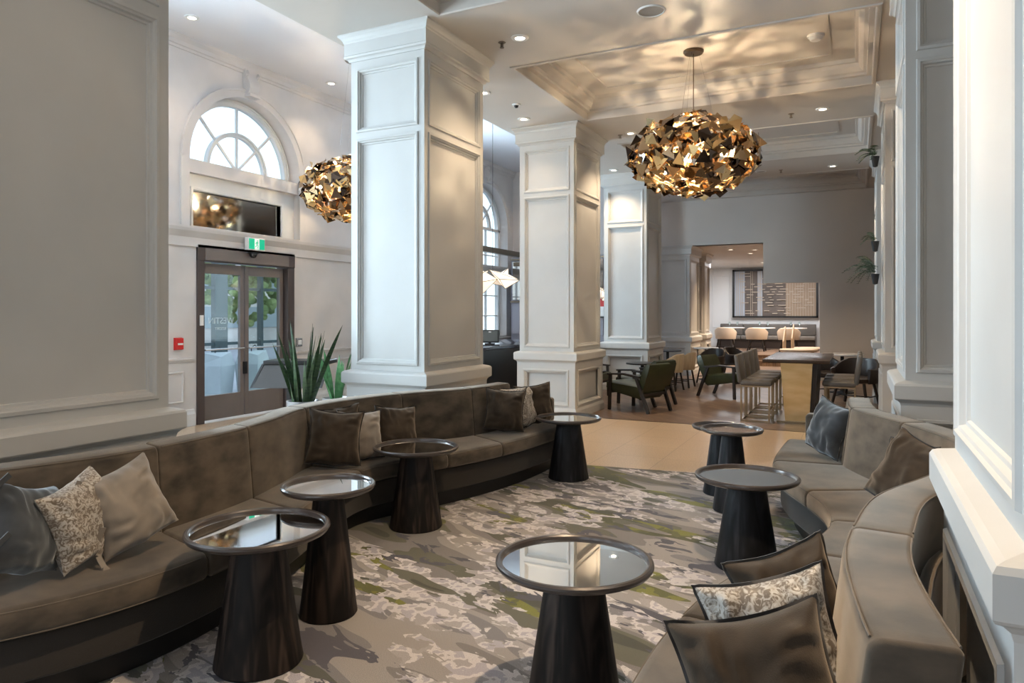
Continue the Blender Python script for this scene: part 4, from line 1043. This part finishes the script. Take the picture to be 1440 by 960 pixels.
# lattice screen in a dark frame
sc=thing('lattice_screen','dark-framed lattice screen with pale strips on the far wall','decorative screen',(-4.04,26.30,1.36))
W,H=2.85,1.72
mb=MB()
for a in ((0,W,0,.06),(0,W,H-.06,H)): mb.box(a[0],a[1],-.06,.06,a[2],a[3])
mb.box(0,.07,-.06,.06,0,H); mb.box(W-.07,W,-.06,.06,0,H); mb.build('frame',M['black'],sc)
mb=MB(); mb.box(.06,W-.06,.03,.06,.06,H-.06); mb.build('back_panel',mat('screen_back',(.12,.095,.08,1),.5,var=.3,vscale=2),sc)
mb=MB(); mb.box(W-1.05,W-.07,.0,.03,.06,H-.06); mb.build('warm_panel',mat('warm_panel',(.36,.27,.19,1),.5),sc)
mb=MB(); mb.box(.07,.42,.0,.03,.06,H-.06); mb.box(.86,1.02,.0,.03,.06,H-.06); mb.build('pale_backing',mat('pale_strip',(.42,.46,.52,1),.4),sc)  # strips are plain pale colour without emission
q=random.Random(2); m_slat=mat('pale_wood_slat',(.5,.42,.33,1),.4)
mb=MB()
for r in range(17):
    z=.14+r*.095
    x=.15+q.uniform(0,.3)
    while x<W-.25:
        w=q.uniform(.10,.32); 
        if q.random()<.72: mb.box(x,min(x+w,W-.1),-.03,0,z,z+.026)
        x+=w+q.uniform(.08,.30)
for x in [.14,.20,.28,.34,.62,.68,.9,.96]+[W-1.0+k*.085 for k in range(11)]: mb.box(x,x+.014,-.045,-.03,.06,H-.06)
mb.build('slat_lattice',m_slat,sc)
# handrail on the steps
hr=thing('brass_handrail','pale brass handrail standing at the raised floor steps','handrail',(-1.85,21.3,0))
mb=MB(); mb.tube([(0,-.35,0),(0,-.35,.72),(0,.25,1.12),(0,.25,.30)],.022,8); mb.tube([(.22,-.3,0),(.22,-.3,.80),(.22,.3,1.18),(.22,.3,.30)],.022,8); mb.build('rail',M['cream'],hr,smooth=40)

# ================================================================== BAR CORNER
br=thing('bar_counter','long black lacquer bar counter between the first columns','bar counter',(-5.55,11.2,0))
mb=MB(); mb.box(-.55,.55,-2.0,2.4,.05,.95); mb.build('front_body',M['black'],br)
mb=MB(); mb.box(-.60,.62,-2.05,2.45,.95,1.0,b=.01); mb.build('worktop',mat('black_granite',(.03,.03,.04,1),.12),br,smooth=40)
mb=MB(); mb.box(-.50,.50,-1.95,2.3,0,.05); mb.build('toe_kick',M['blackmatt'],br)
mn=thing('point_of_sale_screen','small black tablet register on the bar counter','monitor',(-5.35,10.05,1.0),R(25))
mb=MB(); mb.box(-.15,.15,-.02,.02,.0,.21,M=Matrix.Translation((0,0,.03))@Matrix.Rotation(R(-12),4,'X'),b=.008); mb.build('casing',M['black'],mn,smooth=40)
mb=MB(); mb.box(-.125,.125,-.024,-.019,.02,.19,M=Matrix.Translation((0,0,.03))@Matrix.Rotation(R(-12),4,'X')); mb.build('display',mat('display_grey',(.12,.13,.13,1),.2),mn)
mb=MB(); mb.box(-.08,.08,-.06,.08,0,.02); mb.box(-.02,.02,.0,.05,.01,.12); mb.build('stand',M['blackmatt'],mn)
mb=MB(); mb.box(-.02,.02,-.026,-.022,.165,.18,M=Matrix.Translation((0,0,.03))@Matrix.Rotation(R(-12),4,'X')); mb.build('status_mark',M['white'],mn)
q=random.Random(8)
for k in range(7):
    x,y=-5.75+q.uniform(-.12,.12),9.45+k*.13
    g=thing('tumbler','short glass tumbler in the row on the bar, number %d from the near end'%(k+1) if 0 else 'short clear glass tumbler lined up on the bar counter','glass',(x,y,1.0),0,'tumblers on the bar')
    MB().lathe([(0,0),(.03,0),(.036,.09),(.033,.09),(.028,.008),(0,.008)],14).build('tumbler_wall',M['glass'],g,smooth=60)
cb=thing('back_bar_cabinet','tall grey-mauve back bar cabinet with mirror panels','cabinet',(-6.6,15.9,0))
mb=MB(); mb.box(-1.2,1.9,-.1,.36,0,2.9); mb.build('carcass',mat('mauve_grey_lacquer',(.26,.25,.29,1),.35),cb)
for k in range(5):
    x=-1.15+k*.61
    mb=MB(); mb.box(x,x+.55,-.125,-.1,1.0,1.75); mb.build('door',mat('mauve_panel',(.38,.37,.42,1),.2),cb)
    mb=MB(); mb.box(x,x+.55,-.125,-.1,1.85,2.8); mb.build('mirror_panel',M['mirror_dark'],cb)
for z in (1.78,2.83):
    mb=MB(); mb.box(-1.2,1.9,-.16,-.1,z,z+.04); mb.build('shelf',M['bronze'],cb)
gf=thing('bronze_bar_canopy','bronze frame canopy hung above the bar counter','canopy',(-6.25,11.4,2.66))
mb=MB(); mb.box(-.05,.05,-2.4,4.1,0,.10); mb.box(-1.3,0,4.0,4.1,0,.10); mb.build('fascia',M['bronze'],gf)
for y in (-2.2,4.0): MB().bar((0,y,.1),(0,y,HZ-2.66),.03).build('hanger_rod',M['bronze'],gf)
ar=thing('framed_artwork','small red and white framed picture on the bar end wall','picture',(-5.62,15.66,1.62))
mb=MB(); mb.box(-.35,.35,-.01,.06,-.22,.45); mb.build('frame',M['black'],ar)
mb=MB(); mb.box(-.31,.31,-.014,-.009,.05,.41); mb.build('red_field',M['red'],ar)
mb=MB(); mb.box(-.31,.31,-.014,-.009,-.18,.05); mb.build('white_field',M['white'],ar)

# ================================================================== HOST STAND AND PLANTS
hs=thing('host_stand','dark lectern style stand on a thick round post','stand',(-5.72,6.02,0),R(26.2))
MB().cyl(0,0,.03,.93,.085,28).build('post',M['black'],hs,smooth=40)
MB().lathe([(0,0),(.26,0),(.26,.02),(.09,.035),(0,.035)],32).build('foot',M['black'],hs,smooth=35)
mb=MB(); mb.box(-.31,.42,-.10,.30,.93,.975,b=.006); mb.build('top_slab',M['black'],hs,smooth=40)
mb=MB(); mb.loft([[(-.30,-.09,.93),(.42,-.09,.93),(.42,-.07,.93),(-.30,-.07,.93)],[(-.36,-.30,.69),(.40,-.30,.69),(.40,-.28,.69),(-.36,-.28,.69)]]) ; mb.build('sloped_panel',mat('lectern_lit_grey',(.045,.042,.04,1),.4),hs)  # black stand; the lit look of this panel is put into its grey
mb=MB(); mb.loft([[(-.325,-.09,.94),(-.30,-.09,.94),(-.30,.28,.94),(-.325,.28,.94)],[(-.385,-.30,.69),(-.36,-.30,.69),(-.36,-.28,.69),(-.385,-.28,.69)]]); mb.build('side_cheek',M['black'],hs)
def pot(t,r,h,m):
    MB().lathe([(0,0),(r*.86,0),(r*.9,.01),(r,h-.01),(r,h),(r-.02,h),(r-.03,h-.04),(0,h-.04)],36).build('pot',m,t,smooth=40)
    MB().lathe([(0,h-.06),(r-.03,h-.06),(r-.03,h-.045),(0,h-.035)],24).build('soil',M['soil'],t)
def blade(mb,x,y,z,a,lean,L,w,curl=.3):
    n=9; rings=[]
    d=Vector((math.cos(a),math.sin(a),0)); s=Vector((-d.y,d.x,0))
    for i in range(n+1):
        u=i/n; ln=lean*u+curl*lean*u*u
        p=Vector((x,y,z))+d*(ln*L)+Vector((0,0,L*u*(1-.08*lean)))
        ww=w*(.75+.5*u-1.25*u**3.0)*(1 if u<1 else .0)+.0008
        tw=s*math.cos(u*1.2)+d*math.sin(u*1.2)
        nn=d*math.cos(u*1.2)-s*math.sin(u*1.2)
        rings.append([p-tw*ww,p+nn*.006*(1-u),p+tw*ww,p+nn*(-.002)])
    mb.loft(rings)
sp=thing('snake_plant','tall snake plant in a silver pot behind the sofa','potted plant',(-4.82,5.20,0))
pot(sp,.155,.66,M['silver'])
q=random.Random(11)
for k in range(34):
    a=q.random()*2*PI; rr=q.uniform(.01,.10); mb=MB(); L=q.uniform(.35,.78) if k>3 else q.uniform(.72,.84)
    blade(mb,rr*math.cos(a),rr*math.sin(a),.61,a+q.uniform(-.5,.5),q.uniform(.02,.34),L,q.uniform(.018,.029)); mb.build('leaf',M['leaf'],sp,smooth=60)
zp=thing('zz_plant','smaller bright green plant in a steel pot beside the column','potted plant',(-5.02,5.92,0))
pot(zp,.15,.60,M['silver'])
for k in range(12):
    a=q.random()*2*PI; mb=MB(); blade(mb,.05*math.cos(a),.05*math.sin(a),.56,a,q.uniform(.1,.35),q.uniform(.35,.60),.035); mb.build('leaf',M['leafb'],zp,smooth=60)
def fern(lab,x,y,z,n,s,seed):
    q=random.Random(seed); t=thing('wall_fern',lab,'plant',(x,y,z),0,'ferns on the right pier')
    mb=MB(); mb.lathe([(0,-.14),(.03,-.13),(.05,0),(.04,0),(0,-.03)],18); mb.build('wall_pot',M['blackmatt'],t,smooth=40)
    for k in range(n):
        a=R(q.uniform(95,265)); L=s*q.uniform(.7,1.1); el=q.uniform(-.35,.9); mb=MB()
        pts=[Vector((math.cos(a)*L*u*math.cos(el*.8),math.sin(a)*L*u*math.cos(el*.8),L*(u*math.sin(el)+.25*math.sin(u*2.6)-.25*u*u)+.02)) for u in [i/12 for i in range(13)]]
        mb.tube(pts,.0025,4)
        sd=Vector((-math.sin(a),math.cos(a),0))
        for i in range(2,13):
            for sg in(-1,1):
                p=pts[i]; l=.20*L*(1-abs(i/12-.45)*1.1); e=p+sd*sg*l+Vector((math.cos(a),math.sin(a),0))*l*.45-Vector((0,0,.15*l)); f=Vector((math.cos(a),math.sin(a),0))*.022
                up=Vector((0,0,.003))
                mb.add([p-f*.5,e,p+f*.6,p-f*.5+up,e+up,p+f*.6+up],[(0,1,2),(5,4,3),(0,3,4,1),(1,4,5,2),(2,5,3,0)])
        mb.build('frond',M['leaf'],t)
fern('wide dark fern at eye level on the third right pier',.215,10.30,2.02,16,.36,1)
fern('small fern high on the third right pier near the ceiling',.215,10.30,3.55,10,.24,2)
fern('sparse fern between the other two on the right pier',.215,10.35,2.45,6,.20,3)

# ================================================================== LIGHT, WORLD, CAMERA
w=bpy.data.worlds.new('sky'); scn.world=w; w.use_nodes=True; nt=w.node_tree; nt.nodes.clear()
o=nt.nodes.new('ShaderNodeOutputWorld'); b=nt.nodes.new('ShaderNodeBackground'); tc=nt.nodes.new('ShaderNodeTexCoord'); sx=nt.nodes.new('ShaderNodeSeparateXYZ'); cr=nt.nodes.new('ShaderNodeValToRGB')
nt.links.new(tc.outputs['Generated'],sx.inputs[0]); nt.links.new(sx.outputs['Z'],cr.inputs[0])
cr.color_ramp.elements[0].position=.0; cr.color_ramp.elements[0].color=(.80,.86,.92,1); cr.color_ramp.elements[1].position=.6; cr.color_ramp.elements[1].color=(.62,.76,.98,1)
nt.links.new(cr.outputs[0],b.inputs[0]); b.inputs[1].default_value=2.0; nt.links.new(b.outputs[0],o.inputs[0])
def area(name,loc,rot,sx,sy,e,c):
    l=bpy.data.lights.new(name,'AREA'); l.shape='RECTANGLE'; l.size=sx; l.size_y=sy; l.energy=e; l.color=c
    o=bpy.data.objects.new(name,l); col.objects.link(o); o.location=loc; o.rotation_euler=rot; return o
# daylight entering the tall windows behind the photographer
for (a,bb),e in zip(WIN,(22,4,3)):
    area('window_daylight',((a+bb)/2,wy-.02,2.1),(R(90),0,0),bb-a,3.4,e,(.80,.90,1.0))
# daylight through the left wall windows and doors
for yc,e in ((-.24,700),(3.63,640),(11.37,560)):
    area('window_daylight',(XL-.40,yc,2.8),(0,R(-90),0),3.4,1.9,e,(.74,.87,1.0))
# added fill light without a fixture, brightening the far dining room
area('dining_room_fill',(-2.6,23.6,3.1),(0,0,0),3.6,2.4,170,(.93,.95,1))
cam=bpy.data.cameras.new('camera'); co=bpy.data.objects.new('camera',cam); col.objects.link(co); scn.camera=co
cam.sensor_width=36; cam.lens=985/1440*36; cam.shift_x=0; cam.shift_y=-39/1440; cam.clip_start=.05; cam.clip_end=200
th=math.atan(485/985.); co.location=(0,0,1.5); co.rotation_euler=(PI/2,0,th)
scn.view_settings.view_transform='Standard'; scn.view_settings.look='None'; scn.view_settings.gamma=1; scn.view_settings.use_curve_mapping=False
scn.view_settings.exposure=0.24
